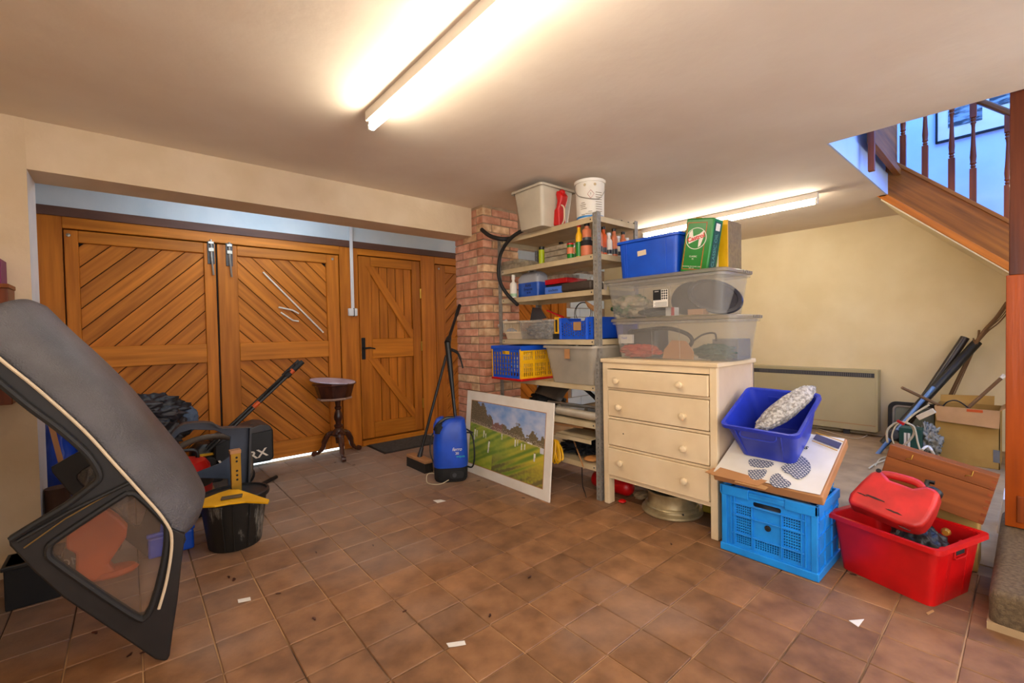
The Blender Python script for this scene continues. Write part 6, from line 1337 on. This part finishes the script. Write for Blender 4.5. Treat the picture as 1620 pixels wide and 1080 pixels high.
# ---- things against the back wall
BXF = 5.70
ya, yb = fx(BXF, 1478, 700).y, fx(BXF, 1582, 700).y; zt = fx(BXF, 1480, 642).z
t = thing('open_cardboard_box', 'large open yellowish cardboard box with a folded front flap at the back wall', 'cardboard box', (BXF+.2, (ya+yb)/2, 0))
for nm, b in (('front_wall', (BXF, BXF+.006, yb, ya)), ('back_wall', (BXF+.40, BXF+.406, yb, ya)), ('side_wall', (BXF, BXF+.406, yb, yb+.006)), ('side_wall', (BXF, BXF+.406, ya-.006, ya))): part(nm, MB().box(*b, .002, zt), K['card2'], t)
part('bottom', MB().box(BXF, BXF+.406, yb, ya, 0, .004), K['card2'], t)
part('front_flap', MB().hexa([(BXF-.03, yb+.003, zt-.15), (BXF-.026, yb+.003, zt-.15), (BXF-.026, ya-.02, zt-.13), (BXF-.03, ya-.02, zt-.13), (BXF-.004, yb, zt+.003), (BXF, yb, zt+.003), (BXF, ya, zt+.003), (BXF-.004, ya, zt+.003)]), K['card'], t)
part('back_flap', MB().hexa([(BXF+.40, yb+.05, zt), (BXF+.404, yb+.05, zt), (BXF+.404, ya, zt), (BXF+.40, ya, zt), (BXF+.45, yb+.05, zt+.08), (BXF+.454, yb+.05, zt+.08), (BXF+.454, ya, zt+.06), (BXF+.45, ya, zt+.06)]), K['card2'], t)
part('side_flap', MB().hexa([(BXF, yb, zt), (BXF, yb+.004, zt), (BXF+.4, yb+.004, zt), (BXF+.4, yb, zt), (BXF+.02, yb-.12, zt+.10), (BXF+.02, yb-.116, zt+.10), (BXF+.38, yb-.116, zt+.10), (BXF+.38, yb-.12, zt+.10)]), K['card'], t)
c_ = fx(BXF-.01, 1542, 648); part('red_tape', MB().box(BXF-.012, BXF-.006, c_.y-.05, c_.y+.05, zt-.025, zt-.002), K['orange'], t)
part('corner_tape', MB().box(BXF-.002, BXF, yb, yb+.04, .06, .17), K['grey'], t)
a, b = fx(5.9, 1398, 703), fx(6.44, 1546, 541); b2 = fx(6.46, 1538, 537)
PG = 'black pipes leaning in the corner'
solo('black_drainpipe', MB().tube([V((a.x, a.y, .05)), b], .040, 16), K['black'], 'front one of two thick black pipes leaning on the cream wall', 'pipe', PG, smooth=True)
solo('black_drainpipe', MB().tube([V((a.x+.22, a.y-.06, .05)), b2+V((.0, .05, .02))], .036, 16), mat('brown_black_pipe', '#2c2220', .35), 'rear brownish one of two thick black pipes leaning on the wall', 'pipe', PG, smooth=True)
a, b = fx(5.80, 1430, 668), fx(5.95, 1466, 625); solo('blue_pipe', MB().tube([a+(a-b)*1.2, b+(b-a)*.3], .018, 10), mat('steel_blue_pipe', '#5f86b8', .3), 'thin blue-grey pipe leaning in front of the black pipes', 'pipe', smooth=True)
t = thing('dry_branches', 'bundle of brown dry stems leaning behind the tall post at the right', 'branches', tuple(fx(6.3, 1546, 541)))
for k, (p0, p1) in enumerate((((1540, 548), (1594, 478)), ((1544, 545), (1596, 492)), ((1548, 540), (1596, 486)), ((1546, 545), (1549, 522)), ((1541, 541), (1540, 535)))):
    a, b = fx(6.40, *p0), fx(6.46, *p1); part('stem', MB().tube(smoothpath([a, a+(b-a)*.35+V((0, 0, .012)), a+(b-a)*.7+V((0, 0, -.012)), b]), [.017, .006, .004, .009, .007][k], 8), K['bush'], t, smooth=True)
    if k < 3: part('lower_stem', MB().tube([a, fx(6.40, 1500, 600)+V((0, 0, -.2-.05*k))], [.012, .006, .004][k], 6), K['bush'], t, smooth=True)
a, b = fx(5.60, 1427, 613), fx(5.95, 1512, 650)
solo('wooden_stick', MB().tube([a, b+V((0, 0, -.02))], .014, 8), K['bush'], 'straight bare stick poking left out of the open cardboard box', 'stick', 'sticks in the open cardboard box', smooth=True)
a, b = fx(5.9, 1528, 648), fx(6.1, 1594, 589)
t = thing('brown_cane', 'brown cane with a white ferrule rising right from the cardboard box', 'stick', tuple(a), group='sticks in the open cardboard box')
part('cane', MB().tube([a+(a-b)*.5, a+(b-a)*.86], .014, 8), K['bush'], t, smooth=True); part('ferrule', MB().tube([a+(b-a)*.84, a+(b-a)*.93], .018, 8), K['paper'], t, smooth=True)
solo('black_wire_arch', MB().tube(smoothpath([fx(5.8, *p) for p in [(1490, 644), (1500, 635), (1515, 634), (1532, 645)]]), .006, 6), K['black'], 'thin wire arching over the edge of the open cardboard box', 'wire', smooth=True)
# baking tray
tx = 6.38; c1, c2 = fx(tx, 1405, 700), fx(tx, 1470, 640)
t = thing('black_rimmed_tray', 'black rimmed metal tray standing against the cream wall', 'tray', (tx, c1.y, 0))
tmx = frame((tx, c1.y, 0), (0, -1, 0), (.1, 0, 1)); tw, th_ = c1.y-c2.y+.1, c2.z
part('tray_rim', flatmesh(rrect(0, tw, 0, th_, .07, 6), [rrect(.028, tw-.028, .028, th_-.028, .055, 6)], .03, .005), K['black'], t, mx=tmx, smooth=True)
part('tray_inner_rim', flatmesh(rrect(.03, tw-.03, .03, th_-.03, .05, 6), [rrect(.05, tw-.05, .05, th_-.05, .04, 6)], .012, .003), K['chrome'], t, mx=tmx, smooth=True)
part('tray_base', flatmesh(rrect(.02, tw-.02, .02, th_-.02, .05, 6), (), .004), mat('dull_grey_base', '#7f8677', .4), t, mx=tmx @ Matrix.Translation((0, 0, -.008)))
gx = 5.45; g1, g2 = fx(gx, 1422, 676), fx(gx, 1458, 714)
t = thing('green_carton', 'dark green carton with a white label among the wires', 'carton', (gx, g1.y, 0))
part('carton_body', MB().box(gx, gx+.16, g2.y, g1.y, 0, g1.z), K['dgreen'], t, bev=.004)
l1, l2 = fx(gx, 1430, 684), fx(gx, 1440, 710); part('label', MB().box(gx-.002, gx, l2.y, l1.y, .04, l1.z), K['paper'], t)
part('label_stripe', MB().box(gx-.003, gx-.002, (l1.y+l2.y)/2-.003, (l1.y+l2.y)/2+.003, .04, l1.z), K['ink'], t)
solo('wire_rack_heap', crumple((5.62, fx(5.6, 1468, 690).y, .17), (.10, .085, .17), .9, 161, 5, 4, 0), mat('dark_wire_heap', '#3d3a34', .6, hx2='#8a8577', scale=26, contrast=(.5, .62)), 'heap of dark wires and racks left of the open cardboard box', 'wires', smooth='all')
solo('yellow_sponge', MB().box(-.07, .07, -.022, .022, -.02, .02, frame(fx(5.45, 1465, 655), (0, -1, .75), (0, .75, 1))), K['piping'], 'pale yellow foam block on the heap of wires', 'foam', bev=.005)
solo('red_clip', MB().box(-.03, .03, -.012, .012, -.01, .01, frame(fx(5.36, 1425, 668), (0, -1, -.6), (0, -.6, 1))), K['red'], 'red clip on the cream cable loop', 'clip', bev=.004)
for k, pts in enumerate(([(1404, 700), (1404, 680), (1420, 668), (1438, 670), (1446, 682), (1440, 695), (1424, 708)], [(1470, 640), (1446, 655), (1434, 668), (1446, 675), (1452, 700), (1456, 712)], [(1424, 712), (1416, 705), (1411, 690), (1416, 675), (1424, 668)])):
    solo('cream_cable_loop', MB().tube(smoothpath([fx(5.40-.02*k, *p) for p in pts]), [.009, .008, .006][k], 8), K['cable'], ['big cream cable loop in front of the green carton', 'cream cable running down from the foam block', 'thin grey-cream cable left of the green carton'][k], 'cable', 'cream cables by the back wall', smooth=True)
solo('white_bracket', MB().tube(smoothpath([fz(.01, 1462, 722), fx(5.2, 1458, 713), fx(5.2, 1468, 706), fx(5.2, 1476, 716), fz(.01, 1478, 726)]), .010, 8), K['paper'], 'white bent bracket behind the wooden box', 'bracket', smooth=True)
solo('round_lens', MB().lathe([(0, .0), (.05, 0), (.055, .02), (.04, .04), (0, .045)], 20, frame(fx(5.55, 1416, 688), (0, -1, 0), (.2, 0, 1))), K['darkgrey'], 'dark round lamp lens left of the green carton', 'lamp', smooth=True)
solo('adapter_lead', MB().tube(smoothpath([fz(.01, *p) for p in [(1384, 737), (1392, 726), (1404, 722), (1412, 724)]]), .005, 6).tube(smoothpath([fz(.012, *p) for p in [(1374, 741), (1386, 733), (1402, 727)]]), .006, 6), K['cable'], 'pale lead trailing on the floor left of the wooden box', 'cable', smooth=True, kind=None)
solo('wood_block', MB().box(3.75, 3.95, .68, .80, .0, .08), K['mahog'], 'dark wood block on the floor behind the red fuel can', 'block', bev=.003)

# ================================================================== BITS ON THE FLOOR
def scrap(pts, m, label, name='paper_scrap', cat='scrap', grp='scraps on the tiled floor'):
    q = [fz(.003, *p) for p in pts]; solo(name, MB().prism([(p.x, p.y) for p in q], .0012, .0035), m, label, cat, grp)
scrap([(706, 1017), (735, 1013), (737, 1019), (720, 1022), (710, 1023)], K['paper'], 'torn white paper scrap at the bottom middle of the floor')
scrap([(1343, 981), (1367, 979), (1358, 991)], K['paper'], 'triangular white paper scrap on the tiles in front of the red tote')
scrap([(685, 791), (697, 790), (705, 792), (692, 795)], K['paper'], 'thin white sliver on the tiles before the pressure washer')
scrap([(376, 948), (396, 944), (397, 949), (377, 953)], K['paper'], 'small pale stub on the tiles right of the hardtop tip')
scrap([(1465, 969), (1476, 964), (1478, 967), (1468, 972)], K['card'], 'small pale scrap at the corner of the red tote')
random.seed(11)
LV = [(362, 912), (370, 916), (497, 978), (500, 873), (560, 735), (540, 728), (530, 731), (770, 770), (757, 760), (828, 787), (640, 966), (838, 912), (1062, 860), (590, 862), (440, 938), (1350, 908), (165, 985), (205, 1035), (230, 1030), (150, 1000), (775, 973)]
for k, (x_, y_) in enumerate(LV):
    p = fz(.003, x_, y_); s = random.uniform(.006, .012); an = random.uniform(0, 3); g = MB()
    g.prism([(s*1.6*math.cos(a)*1, s*.6*math.sin(a)*(1+.3*math.sin(3*a))) for a in [q_*math.pi/4 for q_ in range(8)]], .0012, .004, Matrix.Translation((p.x, p.y, 0)) @ Matrix.Rotation(an, 4, 'Z'))
    solo('dead_leaf', g, K['mahog'], 'small dark dead leaf fragment lying on the floor tiles', 'leaf', 'dead leaf bits on the floor')
